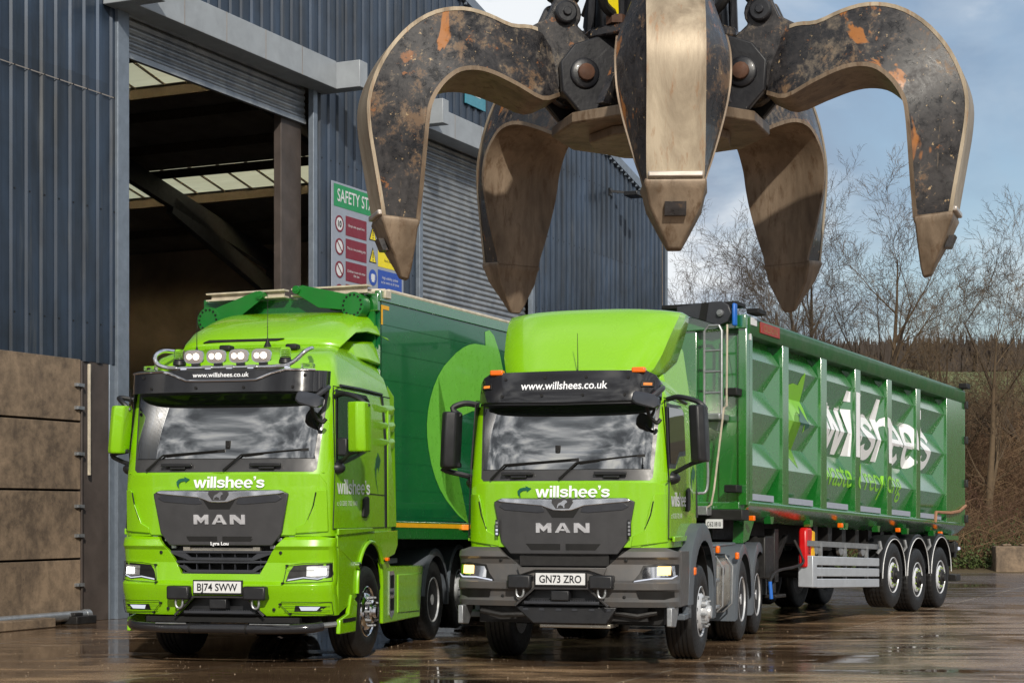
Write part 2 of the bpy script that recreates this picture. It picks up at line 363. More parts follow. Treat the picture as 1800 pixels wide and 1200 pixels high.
br.inputs['Brick Width'].default_value = 4.6; br.inputs['Row Height'].default_value = 4.6; m.l(m.co(rot=(0, 0, BT), loc=(1.86, 0.35, 0)), br.inputs[0])
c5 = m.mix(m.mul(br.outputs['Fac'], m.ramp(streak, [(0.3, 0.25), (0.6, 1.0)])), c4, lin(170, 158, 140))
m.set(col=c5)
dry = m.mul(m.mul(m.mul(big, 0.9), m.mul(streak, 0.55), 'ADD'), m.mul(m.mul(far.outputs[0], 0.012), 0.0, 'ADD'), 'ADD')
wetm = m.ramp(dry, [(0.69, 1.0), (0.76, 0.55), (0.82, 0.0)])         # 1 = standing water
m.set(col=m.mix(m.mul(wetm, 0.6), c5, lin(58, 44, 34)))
m.set(rough=m.mul(m.ramp(wetm, [(0.0, 0.25), (0.5, 0.12), (1.0, 0.02)]), m.ramp(fine, [(0.3, 0.8), (0.75, 1.4)])), ior=1.5)
hb = m.mul(m.mul(streak, 0.5), m.mul(fine, 0.35), 'ADD')
m.bump(m.mul(hb, m.ramp(wetm, [(0.0, 1.0), (0.6, 0.3), (1.0, 0.02)])), 0.45, 0.05)
g = MB(); g.add([(-400, -60, 0), (400, -60, 0), (400, 900, 0), (-400, 900, 0)], [(0, 1, 2, 3)])
struct(g.build('ground', 'wet_concrete'))

# ------------------------------------------------------------------ shed
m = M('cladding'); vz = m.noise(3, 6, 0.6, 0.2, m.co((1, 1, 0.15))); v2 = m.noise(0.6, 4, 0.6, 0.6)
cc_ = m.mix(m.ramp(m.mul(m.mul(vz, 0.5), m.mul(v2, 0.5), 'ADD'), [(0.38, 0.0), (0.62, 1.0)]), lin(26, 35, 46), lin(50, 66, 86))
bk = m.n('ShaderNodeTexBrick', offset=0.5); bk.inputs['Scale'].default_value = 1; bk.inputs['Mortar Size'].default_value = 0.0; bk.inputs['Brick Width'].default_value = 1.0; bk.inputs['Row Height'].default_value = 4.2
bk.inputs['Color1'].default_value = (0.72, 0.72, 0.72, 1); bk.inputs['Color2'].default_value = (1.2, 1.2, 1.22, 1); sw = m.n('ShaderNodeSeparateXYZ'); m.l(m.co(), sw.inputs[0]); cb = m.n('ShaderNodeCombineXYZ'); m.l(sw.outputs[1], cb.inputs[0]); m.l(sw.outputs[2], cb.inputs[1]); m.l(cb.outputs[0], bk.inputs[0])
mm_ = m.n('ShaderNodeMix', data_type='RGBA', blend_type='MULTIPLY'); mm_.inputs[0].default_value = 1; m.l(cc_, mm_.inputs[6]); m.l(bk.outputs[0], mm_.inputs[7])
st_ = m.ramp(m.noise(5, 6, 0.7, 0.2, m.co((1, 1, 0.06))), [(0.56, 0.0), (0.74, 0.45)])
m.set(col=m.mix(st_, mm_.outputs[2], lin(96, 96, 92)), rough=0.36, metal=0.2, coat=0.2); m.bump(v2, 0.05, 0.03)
m = M('shutter'); m.set(col=m.mix(m.ramp(m.noise(2, 6, 0.65, 0.5), [(0.35, 0.0), (0.7, 1.0)]), lin(120, 126, 134), lin(165, 168, 170)), rough=0.35, metal=0.5)
m = M('concrete_wall'); a = m.noise(0.9, 9, 0.72, 0.2); b = m.noise(7, 9, 0.75, 0.1); c = m.noise(2.2, 6, 0.7, 0.2, m.co((1, 1, 0.35)))
cc_ = m.mix(m.ramp(m.mul(m.mul(a, 0.6), m.mul(b, 0.4), 'ADD'), [(0.40, 0.0), (0.60, 1.0)]), lin(84, 72, 60), lin(146, 126, 104))
cc_ = m.mix(m.ramp(c, [(0.52, 0.0), (0.68, 0.6)]), cc_, lin(72, 62, 54))
cc_ = m.mix(m.ramp(m.noise(30, 4, 0.6), [(0.66, 0.0), (0.70, 0.7)]), cc_, lin(56, 48, 42))
m.set(col=cc_, rough=0.8); m.bump(m.mul(b, m.noise(40, 6, 0.7), 'ADD'), 0.3, 0.012)
plain('fascia', (150, 156, 162), 0.45, var=0.12, scale=2.5, coat=0.2); plain('trim_steel', (118, 128, 140), 0.4, 0.3, var=0.15)
plain('steel_brown', (74, 66, 62), 0.6, var=0.3, scale=2); plain('inner_dark', (140, 134, 130), 0.8, var=0.25, scale=1.5); plain('purlin', (92, 82, 72), 0.7, var=0.2)
plain('back_wall', (190, 172, 152), 0.85, var=0.3, scale=0.6); plain('beam', (74, 76, 84), 0.6, var=0.2)
m = M('rooflight'); st = m.noise(3, 5, 0.6, 0.2, m.co((0.3, 1.5, 1)))
m.set(col=m.mix(st, lin(170, 146, 84), lin(226, 206, 140)), rough=0.6, trans=0.9, alpha=1.0, ior=1.05)
shed = thing('waste_shed', 'huge dark blue corrugated steel shed with two roller doors behind the lorries', 'shed', (BX, BY, 0), -BT)
roofz = lambda s: 16.235 - 0.215 * s if s > -2 else 16.235 + 0.43 + 0.215 * (s + 2)
def rib_line(s0, s1, pitch=0.3333, d=0.035):
    pts = []; k = math.floor(s0 / pitch)
    while k * pitch < s1 + pitch:
        b = k * pitch
        for ds, dd in ((0, 0), (0.19, 0), (0.22, d), (0.305, d)):
            if s0 <= b + ds <= s1: pts.append((b + ds, dd))
        k += 1
    if not pts or pts[0][0] > s0: pts.insert(0, (s0, 0))
    if pts[-1][0] < s1: pts.append((s1, 0))
    return pts
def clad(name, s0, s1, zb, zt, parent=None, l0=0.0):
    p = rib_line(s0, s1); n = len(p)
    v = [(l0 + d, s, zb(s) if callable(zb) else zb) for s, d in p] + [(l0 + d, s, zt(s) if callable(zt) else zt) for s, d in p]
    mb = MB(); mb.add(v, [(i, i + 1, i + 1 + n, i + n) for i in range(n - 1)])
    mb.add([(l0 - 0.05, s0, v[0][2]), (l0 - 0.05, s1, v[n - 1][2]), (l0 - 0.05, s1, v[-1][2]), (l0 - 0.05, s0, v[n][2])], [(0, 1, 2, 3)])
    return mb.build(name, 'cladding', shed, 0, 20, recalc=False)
EAVE = 28.0
D1 = (2.91, 8.53, 9.05); D2 = (12.95, 18.55, 0.0)
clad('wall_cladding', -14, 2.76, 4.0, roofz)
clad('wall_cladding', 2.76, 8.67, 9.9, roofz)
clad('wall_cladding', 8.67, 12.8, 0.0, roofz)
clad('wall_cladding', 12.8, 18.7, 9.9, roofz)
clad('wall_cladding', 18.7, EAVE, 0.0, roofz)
MB().box(-0.30, 0.05, -14, 1.75, 0, 0.955).box(-0.30, 0.05, -14, 1.75, 0.985, 2.0).box(-0.30, 0.05, -14, 1.75, 2.03, 3.05).box(-0.30, 0.05, -14, 1.75, 3.08, 4.02).build('concrete_panel', 'concrete_wall', shed, 0.008)
MB().box(-0.34, -0.31, -14, 1.9, 0, 4.0).build('panel_backing', 'deep_black', shed)
MB().box(-0.25, 0.0, 1.76, 2.50, 0, 4.02).box(0.0, 0.06, 1.76, 1.80, 0, 4.0).build('steel_column', 'steel_brown', shed, 0.006)
b = MB()
for z in (0.55, 1.3, 1.75, 2.55, 3.25, 3.6): b.box(0.05, 0.09, 1.60, 1.80, z, z + 0.05).box(0.09, 0.11, 1.63, 1.67, z + 0.005, z + 0.045)
b.build('panel_bracket', 'galv', shed)
MB().box(0.06, 0.10, 1.90, 1.94, 2.25, 3.96).build('cable_trunking', 'cream_rail', shed, 0.006)
MB().box(-0.12, 0.02, 2.50, 2.62, 0, 4.0).box(-0.02, 0.09, 2.62, 2.91, 0, 9.9).build('door_jamb', 'trim_steel', shed, 0.006)
MB().box(-0.02, 0.09, 8.53, 8.68, 0, 9.9).build('door_jamb', 'trim_steel', shed, 0.006)
MB().box(-0.02, 0.09, 12.80, 12.95, 0, 9.9).build('door_jamb', 'trim_steel', shed, 0.006)
MB().box(-0.02, 0.09, 18.55, 18.70, 0, 9.9).build('door_jamb', 'trim_steel', shed, 0.006)
def shutter(s0, s1, z0, z1, l=-0.12):
    mb = MB(); z = z0; p = []
    while z < z1:
        for dz, dl in ((0, 0), (0.02, 0.022), (0.05, 0.03), (0.08, 0.022), (0.10, 0), (0.112, 0)): p.append((z + dz, l + dl))
        z += 0.118
    n = len(p); mb.add([(d, s0, zz_) for zz_, d in p] + [(d, s1, zz_) for zz_, d in p], [(i, i + 1, i + 1 + n, i + n) for i in range(n - 1)])
    mb.box(l - 0.03, l + 0.05, s0, s1, z0 - 0.09, z0)
    return mb.build('roller_shutter', 'shutter', shed, 0, 50)
shutter(D1[0], D1[1], D1[2], 9.95); shutter(D2[0], D2[1], 0.1, 9.9)
for (s0, s1) in ((2.62, 8.68), (12.35, 18.75)):
    f = MB().box(0.03, 0.5, s0, s1, 9.60, 10.12); f.build('door_canopy', 'fascia', shed, 0.01)
    j = MB()
    for k in range(1, 5): s = s0 + (s1 - s0) * k / 5; j.box(0.5, 0.504, s - 0.008, s + 0.008, 9.60, 10.12)
    j.build('canopy_joint', 'inner_dark', shed)
for s0, s1 in ((8.68, 8.98), (12.08, 12.35), (2.32, 2.62)): MB().box(0.03, 1.0, s0, s1, 9.60, 10.10).build('canopy_end_box', 'fascia', shed, 0.012)
# corner, verge trims, roof
MB().box(-0.1, 0.07, EAVE - 0.02, EAVE + 0.08, 0, 10.2).build('corner_trim', 'trim_steel', shed)
b = MB(); b.bar((0.03, -2, roofz(-2) + 0.02), (0.03, EAVE + 0.1, roofz(EAVE) + 0.0), 0.16, 0.22, up=(0, 0, 1)); b.bar((0.03, -14, roofz(-14) + 0.02), (0.03, -2, roofz(-2) + 0.02), 0.16, 0.22)
for i in range(60):
    s = 12 + i * 0.27; b.box(0.05, 0.10, s, s + 0.05, roofz(s) - 0.16, roofz(s) - 0.08)
b.build('roof_verge', 'trim_steel', shed)
b = MB()
def roof_strip(s0, s1, l0, l1):
    b.add([(l0, s0, roofz(s0)), (l1, s0, roofz(s0)), (l1, s1, roofz(s1)), (l0, s1, roofz(s1))], [(0, 1, 2, 3)])
    b.add([(l0, s0, roofz(s0) - 0.06), (l1, s0, roofz(s0) - 0.06), (l1, s1, roofz(s1) - 0.06), (l0, s1, roofz(s1) - 0.06)], [(3, 2, 1, 0)])
RL = ((15.3, 17.15), (21.9, 23.75))
for s0, s1 in ((-14, -2), (-2, RL[0][0]), (RL[0][1], RL[1][0]), (RL[1][1], EAVE)): roof_strip(s0, s1, 0, -34)
roof_strip(RL[1][0], RL[1][1], 0, -7.4)
b.build('roof', 'inner_dark', shed, recalc=False)
for s0, s1, l0 in ((RL[0][0], RL[0][1], 0), (RL[1][0], RL[1][1], -7.4)):
    b = MB(); b.add([(l0, s0, roofz(s0)), (-34, s0, roofz(s0)), (-34, s1, roofz(s1)), (l0, s1, roofz(s1))], [(0, 1, 2, 3)]); b.build('rooflight', 'rooflight', shed, recalc=False)
    b = MB(); l = l0
    while l > -34: b.bar((l, s0, roofz(s0) - 0.03), (l, s1, roofz(s1) - 0.03), 0.04, 0.05); l -= 0.95
    b.build('rooflight_seam', 'purlin', shed)
b = MB(); s = -12.0
PS = [-12 + 1.9 * i for i in range(22)] + [RL[0][0], RL[0][1], RL[1][0], RL[1][1]]
for s in PS:
    if s > EAVE or any(abs(s - q) < 0.5 and s != q for r_ in RL for q in r_) or any(r_[0] < s < r_[1] for r_ in RL): continue
    b.box(-34, -0.3, s - 0.04, s + 0.04, roofz(s) - 0.32, roofz(s) - 0.08)
b.build('roof_purlin', 'purlin', shed)
for l in (-6.3, -12.8, -19.3, -25.8):
    b = MB(); b.bar((l, -2, roofz(-2) - 0.7), (l, EAVE - 0.5, roofz(EAVE) - 0.75), 0.22, 0.55); b.bar((l, EAVE - 6, roofz(EAVE - 6) - 1.05), (l, EAVE - 0.7, roofz(EAVE) - 1.6), 0.22, 0.5)
    b.box(l - 0.12, l + 0.12, EAVE - 0.8, EAVE - 0.25, 0, 9.6); b.bar((l + 0.1, 14.5, roofz(14.5) - 1.0), (l + 1.2, 15.7, roofz(15.7) - 0.3), 0.06, 0.06)
    b.build('portal_frame', 'beam', shed)
MB().box(-0.32, -0.16, 7.80, 8.50, 0, 9.6).build('door_column', 'steel_brown', shed, 0.01)
MB().box(-0.65, -0.2, 2.2, 2.7, 0, 9.6).build('door_column', 'steel_brown', shed, 0.01)
b = MB().box(-34.2, -34, -14, EAVE, 0, 18).box(-34, 0, EAVE - 0.2, EAVE - 0.05, 0, 10.15).box(-34, -0.3, -14.2, -14, 0, 15)
b.box(-34, -33.9, -14, EAVE, 4.0, 4.2); b.build('inner_wall', 'back_wall', shed)
b = MB().box(-34, -33.3, -14, EAVE - 0.3, 0, 4.5).box(-33, -2, EAVE - 1.0, EAVE - 0.3, 0, 4.5)
b.build('push_wall', 'concrete_wall', shed)
b = MB()
for s in (-14, 12.9): b.box(-0.3, -0.06, s, s + 0.1, 0, 9)
b.box(-0.02, 0.05, 18.7, EAVE, 0, 0.3).build('wall_foot', 'concrete_wall', shed)
MB().box(0.036, 0.04, -14, 2.7, 8.19, 8.205).build('sheet_lap', 'inner_dark', shed); MB().box(0.036, 0.04, 18.7, EAVE, 6.3, 6.315).build('sheet_lap', 'inner_dark', shed)
# outer long side wall
p = rib_line(-34, 0); n = len(p)
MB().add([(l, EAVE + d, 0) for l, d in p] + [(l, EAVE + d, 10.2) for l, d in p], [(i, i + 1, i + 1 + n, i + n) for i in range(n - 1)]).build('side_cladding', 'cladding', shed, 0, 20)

fx = MB()
for s0, s1 in ((-4, 2.7), (8.8, 12.7), (18.8, 27.9)):
    for z in (4.6, 6.4, 8.2, 10.0, 11.8) if s0 < 0 else (1.2, 3.0, 4.8, 6.6, 8.4, 10.2):
        k = math.floor(s0 / .3333)
        while k * .3333 < s1:
            s = k * .3333 + .262
            if s > s0 and z < roofz(s) - .3: fx.box(.035, .043, s - .012, s + .012, z - .012, z + .012)
            k += 1
struct(fx.build('cladding_screws', 'deep_black', shed), 'stuff')
# safety sign on the wall between the doors
sg = thing('safety_sign', 'large safety notice board headed SAFETY START on the wall between the roller doors', 'sign', shed_pt(0.05, 9.24, 5.0), -BT)
SX = lambda u, v, o: (o, u, v)   # u along wall, v up
MB().box(0.0, 0.03, 0, 2.86, 0, 3.02).build('board', 'sign_grey', sg)
def srect(nm, u0, u1, v0, v1, mat, o=0.034): return MB().add([(o, u0, v0), (o, u1, v0), (o, u1, v1), (o, u0, v1)], [(0, 1, 2, 3)]).build(nm, mat, sg, recalc=False)
srect('heading_band', 0.05, 2.81, 2.55, 2.98, 'sign_green')
text_on('heading_text', 'SAFETY STARTS HERE', SX, 'plate_white', sg, 0.18, 2.66, width=2.5, height=0.24, off=0.038, bold=0.01)
rows = [2.42 - 0.44 * i for i in range(6)]
msgs = ['10mph site speed limit', 'This is a no smoking site', 'Children must not enter\nthis site', 'Do not use lifts', 'No reversing without\na banksman', 'No unauthorised entry']
for i, z in enumerate(rows):
    srect('prohibition_panel', 0.50, 1.32, z - 0.38, z, 'sign_red' if i > 3 else 'sign_maroon')
    for k, ln in enumerate(msgs[i].split('\n')): text_on('panel_text', ln, SX, 'plate_white', sg, 0.91, z - 0.20 - 0.075 * k, height=0.05, off=0.038, center=True)
    ring = MB(); cz = z - 0.19; ring.lathe([(0.16, 0.034), (0.16, 0.04), (0.125, 0.04), (0.125, 0.034)], (0, 0.26, cz), 'x', 24)
    if i: ring.bar((0.038, 0.16, cz + 0.1), (0.038, 0.36, cz - 0.1), 0.004, 0.03, up=(1, 0, 0))
    ring.build('prohibition_ring', 'sign_maroon', sg)
    MB().lathe([(0.125, 0.034), (0.125, 0.036)], (0, 0.26, cz), 'x', 20).build('ring_face', 'plate_white', sg)
text_on('speed_text', '10', SX, 'sign_ink', sg, 0.26, 2.17, height=0.12, off=0.045, bold=0.03, center=True)
for i, z in enumerate(rows):
    yel = i < 2
    srect('instruction_panel', 1.78, 2.78, z - 0.38, z, 'sign_yellow' if yel else 'sign_blue')
    tx = ['Danger\nmoving vehicles', 'Danger\nFork lift trucks', 'High visibility jackets\nto be worn at all times', 'Safety boots must be\nworn at all times', 'Safety helmets must be\nworn at all times', 'Eye protection must be\nworn'][i]
    for k, ln in enumerate(tx.split('\n')): text_on('panel_text', ln, SX, 'sign_ink' if yel else 'plate_white', sg, 2.28, z - 0.17 - 0.09 * k, height=0.055, off=0.038, center=True)
    cz = z - 0.19
    if yel:
        MB().add([(0.034, 1.42, cz - 0.15), (0.034, 1.72, cz - 0.15), (0.034, 1.57, cz + 0.17)], [(0, 1, 2)]).build('warning_triangle', 'sign_ink', sg)
        MB().add([(0.038, 1.455, cz - 0.13), (0.038, 1.685, cz - 0.13), (0.038, 1.57, cz + 0.12)], [(0, 1, 2)]).build('triangle_face', 'sign_yellow', sg)
        MB().box(0.04, 0.042, 1.555, 1.585, cz - 0.06, cz + 0.06).box(0.04, 0.042, 1.555, 1.585, cz - 0.11, cz - 0.08).build('exclamation_mark', 'sign_ink', sg)
    else:
        MB().lathe([(0.16, 0.034), (0.16, 0.038)], (0, 1.57, cz), 'x', 24).build('mandatory_disc', 'sign_blue', sg)
        k = MB()
        if i == 2: k.box(0.04, 0.042, 1.52, 1.62, cz - 0.09, cz + 0.07).box(0.04, 0.042, 1.49, 1.51, cz - 0.05, cz + 0.06).box(0.04, 0.042, 1.63, 1.65, cz - 0.05, cz + 0.06)
        elif i == 3: k.box(0.04, 0.042, 1.52, 1.58, cz - 0.05, cz + 0.09).box(0.04, 0.042, 1.52, 1.64, cz - 0.09, cz - 0.045)
        else: k.lathe([(0.08, 0.039), (0.08, 0.042)], (0, 1.57, cz), 'x', 16)
        k.build('pictogram', 'plate_white', sg)
# number sign over door two
ns = thing('number_sign', 'square blue-green plate with a white 2 above the second roller door', 'sign', shed_pt(0.05, 15.0, 10.7), -BT)
MB().box(0, 0.03, 0, 1.0, 0, 1.15).build('plate', 'sign_teal', ns)
text_on('numeral', '2', SX, 'plate_white', ns, 0.5, 0.26, height=0.7, off=0.034, bold=0.03, center=True)
# flood light
fl = thing('floodlight', 'small black floodlight on the gable wall near its right end', 'light', shed_pt(0.04, 23.7, 10.05), -BT)
MB().bar((0, 0, 0.12), (0.5, 0.12, 0.06), 0.05, 0.06).box(-0.02, 0.03, -0.08, 0.08, 0, 0.2).build('bracket', 'black_plastic', fl)
MB().box(0.42, 0.8, -0.1, 0.42, -0.05, 0.07).build('lamp_head', 'black_plastic', fl, 0.02)
# pipe and blocks on the ground by the left wall
pt = MB(); pt.tube([(0.16, -10, 0.12), (0.16, 1.75, 0.12)], 0.075, 12).lathe([(0.085, 0), (0.085, 0.1)], (0.16, 1.70, 0.12), 'y', 12)
o = pt.build('drain_pipe', 'galv'); o.location = (BX, BY, 0); o.rotation_euler = (0, 0, -BT); tag(o, 'long pale grey pipe lying along the foot of the concrete wall', 'pipe')
o = MB().box(0.26, 0.5, -3.5, 0.62, 0, 0.14).build('kerb_stone', 'concrete_wall', None, 0.015); o.location = (BX, BY, 0); o.rotation_euler = (0, 0, -BT); tag(o, 'low concrete kerb stone in front of the pipe by the left wall', 'kerb')
o = MB().box(0.08, 0.38, 1.25, 1.72, 0, 0.12).box(0.12, 0.3, 1.3, 1.5, 0.12, 0.17).build('drain_cover', 'chassis', None, 0.01); o.location = (BX, BY, 0); o.rotation_euler = (0, 0, -BT); tag(o, 'small rusty black iron block at the end of the pipe', 'block')

random.seed(3); gr = MB()
for i in range(1300):
    y = random.uniform(13.5, 26); x = random.uniform(-.3 * y, .3 * y); s = random.choice((.003, .004, .004, .005, .005, .009))
    gr.add([(x - s, y, 0), (x + s, y + s * .3, 0), (x, y + s, 0), (x + s * random.uniform(-.4, .4), y + s * .4, s * random.uniform(.6, 1.3))], [(0, 1, 3), (1, 2, 3), (2, 0, 3)])
struct(gr.build('grit', 'grit', None, 0, 0, recalc=False), 'stuff')
# ------------------------------------------------------------------ wheels
def wheel_data(kind, r=0.53, w=0.315):
    """meshes for one wheel, axle along x, outer face at x = 0, tyre reaching to x = -w"""
    t = MB(); ri = 0.29
    prof = [(ri, -0.02), (ri + 0.02, 0.0), (ri + 0.09, 0.012), (r - 0.05, -0.004), (r - 0.012, -0.022), (r, -0.045)]
    for k in range(4):
        c = -0.045 - (w - 0.09) * (k + 0.9) / 4.8; prof += [(r, c + 0.012), (r - 0.014, c + 0.007), (r - 0.014, c - 0.007), (r, c - 0.012)]
    prof += [(r, -w + 0.045), (r - 0.012, -w + 0.022), (r - 0.05, -w + 0.004), (ri + 0.09, -w - 0.01), (ri, -w + 0.02)]
    rm = (lambda j, k: 0.011 if (4 < j < len(prof) - 5 and k % 3 == 0) else 0) if kind != 'steer' else (lambda j, k: 0.004 if (4 < j < len(prof) - 5 and k % 2 == 0) else 0)
    t.lathe(prof, (0, 0, 0), 'x', 108 if kind != 'steer' else 96, rm)
    rim = MB()
    if kind in ('steer', 'tag', 'trailer'):
        d = 0.0 if kind != 'trailer' else -0.02
        rim.lathe([(0.29, -0.03), (0.295, -0.005), (0.285, 0.0), (0.27, -0.03), (0.262, -0.055), (0.245, -0.05 + d), (0.22, -0.012 + d), (0.19, 0.02 + d), (0.16, 0.025 + d), (0.14, 0.02 + d), (0.14, -0.05 + d)], (0, 0, 0), 'x', 48)
    else:
        rim.lathe([(0.29, -0.03), (0.298, -0.004), (0.286, 0.0), (0.272, -0.03), (0.264, -0.045), (0.25, -0.085), (0.23, -0.10), (0.19, -0.105), (0.15, -0.10), (0.14, -0.09)], (0, 0, 0), 'x', 48)
    rim.lathe([(0.29, -w + 0.02), (0.26, -w + 0.05), (0.16, -w + 0.14), (0.12, -w + 0.14)], (0, 0, 0), 'x', 32)
    nuts = MB(); hub = MB(); holes = MB(); nh = {'steer': 0.03, 'tag': 0.02, 'trailer': -0.01, 'drive': -0.10}[kind]
    for k in range(10):
        a = 2 * math.pi * k / 10; y, z = 0.168 * math.cos(a), 0.168 * math.sin(a)
        nuts.lathe([(0.017, nh - 0.02), (0.017, nh + 0.02), (0.012, nh + (0.055 if kind == 'steer' else 0.035)), (0.001, nh + (0.06 if kind == 'steer' else 0.038))], (0, y, z), 'x', 8)
        a += math.pi / 10; y, z = 0.233 * math.cos(a), 0.233 * math.sin(a)
        if kind != 'drive': holes.lathe([(0.021, nh - 0.06), (0.021, nh - 0.034)], (0, y, z), 'x', 10)
    hub.lathe([(0.135, nh - 0.05), (0.135, nh + 0.03), (0.12, nh + 0.05), (0.075, nh + 0.055), (0.07, nh + 0.085), (0.001, nh + 0.09)], (0, 0, 0), 'x', 24)
    return t, rim, nuts, hub, holes
_wc = {}
def add_wheel(parent, kind, x, y, z=0.53, flip=False, r=0.53, w=0.315, rimmat='alloy', steer=0.0, spin=0.0, nutmat=None):
    key = (kind, r, w, rimmat, parent.name)
    if key not in _wc:
        t, rim, nuts, hub, holes = wheel_data(kind, r, w)
        h = hub.build('wheel', rimmat if kind != 'trailer' else 'chassis', parent, 0, 30)
        ch = [t.build('tyre', 'rubber', h, 0, 40), rim.build('rim', rimmat, h, 0, 40), nuts.build('wheel_nuts', nutmat or rimmat, h, 0, 30)]
        if holes.v: ch.append(holes.build('hand_hole', 'deep_black', h))
        _wc[key] = (h, ch); o = h
    else:
        h, ch = _wc[key]; o = h.copy(); COL.objects.link(o); o.parent = parent
        for c in ch: d = c.copy(); COL.objects.link(d); d.parent = o
    o.location = (x, y, z); o.rotation_euler = (spin, 0, (math.pi if flip else 0) + steer)
    return o

# ------------------------------------------------------------------ tractor units
N_ = 3.0
def make_tractor(P):
    root = thing('tractor_unit', P['label'], 'lorry', (P['x'], P['y'], 0), -P['t'], 'bright green lorry tractor units')
    w, f, D, b = P['w'], P['f'], P['D'], P['back']      # w(z), f(z), D(z)
    def Fm(ww, ff, DD):
        return lambda l, z, o: (l, (ff(z) if callable(ff) else ff) + DD * (1 - max(0.0, 1 - min(1, abs(l / (ww(z) if callable(ww) else ww))) ** N_) ** (1 / N_)) - o, z)
    F = Fm(w, f, D)
    CX = [i * 0.1 for i in range(-12, 13)]
    sym = lambda half: [(x, z) for x, z in half] + [(-x, z) for x, z in reversed(half) if abs(x) > 1e-6]
    def side(o_=0.0): return lambda a, z, o: (w(z) + o + o_, a, z)
    def sideL(o_=0.0): return lambda a, z, o: (-w(z) - o - o_, a, z)
    def panel(name, half, mat, off=0.004, thick=0.02, m_=F, bevel=0.0, cx=CX, cz=(), full=False):
        return sheet(name, half if full else sym(half), m_, mat, root, off, thick, cx, cz, bevel)
    # cab shell
    secs = []
    for z in P['zs']:
        ring = []; n = 14
        for i in range(-n, n + 1):
            t = (i / n) * math.pi / 2; l = math.copysign(abs(math.sin(t)) ** (2 / N_), t) * w(z)
            ring.append((l, f(z) + D * (1 - abs(math.cos(t)) ** (2 / N_)), z))
        q = min(1.0, w(z) / 1.1); ring += [(w(z), b * 0.6, z), (w(z) - 0.0, b - 0.06, z), (w(z) - 0.06, b, z), (-w(z) + 0.06, b, z), (-w(z), b - 0.06, z), (-w(z), b * 0.6, z)]
        secs.append(ring)
    cab = MB().loft(secs).build('cab', 'lime', root, 0, 40)
    # windscreen and its black surround
    zb, zt, wb, wt = P['ws']
    panel('windscreen_frame', [(0, zb), (wb * 0.97, zb), (wb, zb + 0.03), (wt, zt + 0.04), (0, zt + 0.04)], 'grille_grey', 0.004, 0.01, cz=frange(zb, zt, 0.15))
    panel('windscreen', [(0, zb + P['band']), (wb - 0.02, zb + P['band'] - 0.0), (wb - 0.03, zb + P['band'] + 0.04), (wt - 0.035, zt - 0.02), (0, zt)], 'windscreen', 0.012, 0.004, m_=lambda l, z, o: F(l, z, o + 0.020 * math.sin(math.pi * max(0.0, min(1.0, (z - zb - 0.1) / (zt - zb - 0.1))))), cz=frange(zb, zt, 0.08), cx=[i * 0.05 for i in range(-24, 25)])
    # grab handles under the screen
    for c in (-0.52, 0.52):
        MB().box(c - 0.18, c + 0.18, f(zb) - 0.045, f(zb) - 0.005, zb + 0.06, zb + 0.095).box(c - 0.08, c + 0.1, f(zb) - 0.03, f(zb), zb + 0.03, zb + 0.06).build('screen_grab_handle', 'black_plastic', root, 0.006)
    # wipers
    for pts in P['wipers']:
        q = [F(l, z, 0.05) for l, z in pts]
        wb_ = MB().tube([F(pts[0][0], pts[0][1], 0.03), q[1]], [0.014, 0.01], 6); wb_.tube([q[1], q[2]], [0.012, 0.006], 6)
        k = Vector(F(pts[1][0] + 0.03, pts[1][1] - 0.005, 0.03)); e = Vector(F(pts[2][0] + 0.08, pts[2][1] - 0.0, 0.03)); wb_.bar(k, e, 0.012, 0.03)
        wb_.build('wiper', 'deep_black', root)
    # side glass, door lines, handles
    for sgn, SM in ((1, side()), (-1, sideL())):
        sheet('side_window_frame', P['win_out'], SM, 'black_plastic', root, 0.004, 0.01)
        sheet('side_window', P['win'], SM, 'side_glass', root, 0.010, 0.004)
        for ln in P['gaps']:
            g_ = MB()
            for (a0, z0), (a1, z1) in zip(ln[:-1], ln[1:]): g_.bar(SM(a0, z0, 0.0), SM(a1, z1, 0.0), 0.010, 0.010)
            g_.build('door_gap', 'deep_black', root)
        sheet('seal_strip', P['seal'], SM, 'black_plastic', root, 0.012, 0.02)
        a0, z0, ha, hz = P['handle']
        sheet('door_handle', [(a0, z0 - hz), (a0 + ha * 0.5, z0 - hz * 1.1), (a0 + ha, z0 - hz * 0.7), (a0 + ha, z0 + hz * 0.8), (a0 + ha * 0.75, z0 + hz), (a0 + ha * 0.2, z0 + hz * 0.7)], SM, 'deep_black', root, 0.03, 0.035, bevel=0.008)
        for pl_ in P['side_panels']: sheet('side_fairing', pl_[0], SM, pl_[1], root, pl_[2], 0.03, bevel=0.008)
        for (a0, a1, z0) in P['fins']:
            fn = MB(); W_ = w(z0); s_ = sgn
            fn.add([(s_ * W_, a0, z0 + 0.03), (s_ * (W_ + 0.022), a1 - 0.1, z0 + 0.012), (s_ * (W_ + 0.025), a1, z0 + 0.02), (s_ * W_, a1 + 0.02, z0 + 0.06), (s_ * W_, a0, z0 - 0.05), (s_ * W_, a1, z0 - 0.06)], [(0, 1, 2, 3), (0, 4, 1), (1, 4, 5, 2), (2, 5, 3)])
            fn.build('air_fin', 'lime', root, 0, 30)
    SM = side()
    if P['rain']: MB().tube([SM(a, z, 0.012) for a, z in P['rain']], 0.018, 6).build('rain_gutter', 'black_plastic', root)
    # hood: raised lime panel with shaped lower edge
    H0 = P['hood']
    panel('front_hood', H0, 'lime', 0.018, 0.03, bevel=0.006)
    for s_ in (1, -1):
        for q in P['hood_lines']:
            l_ = MB().tube([F(s_ * x, z, o_) for x, z, o_ in q[0]], q[1], 6); l_.build('panel_line', q[2], root)
        sheet('corner_panel', [(s_ * x, z) for x, z in P['corner']], F, 'lime', root, 0.030, 0.03, CX, (), 0.008)
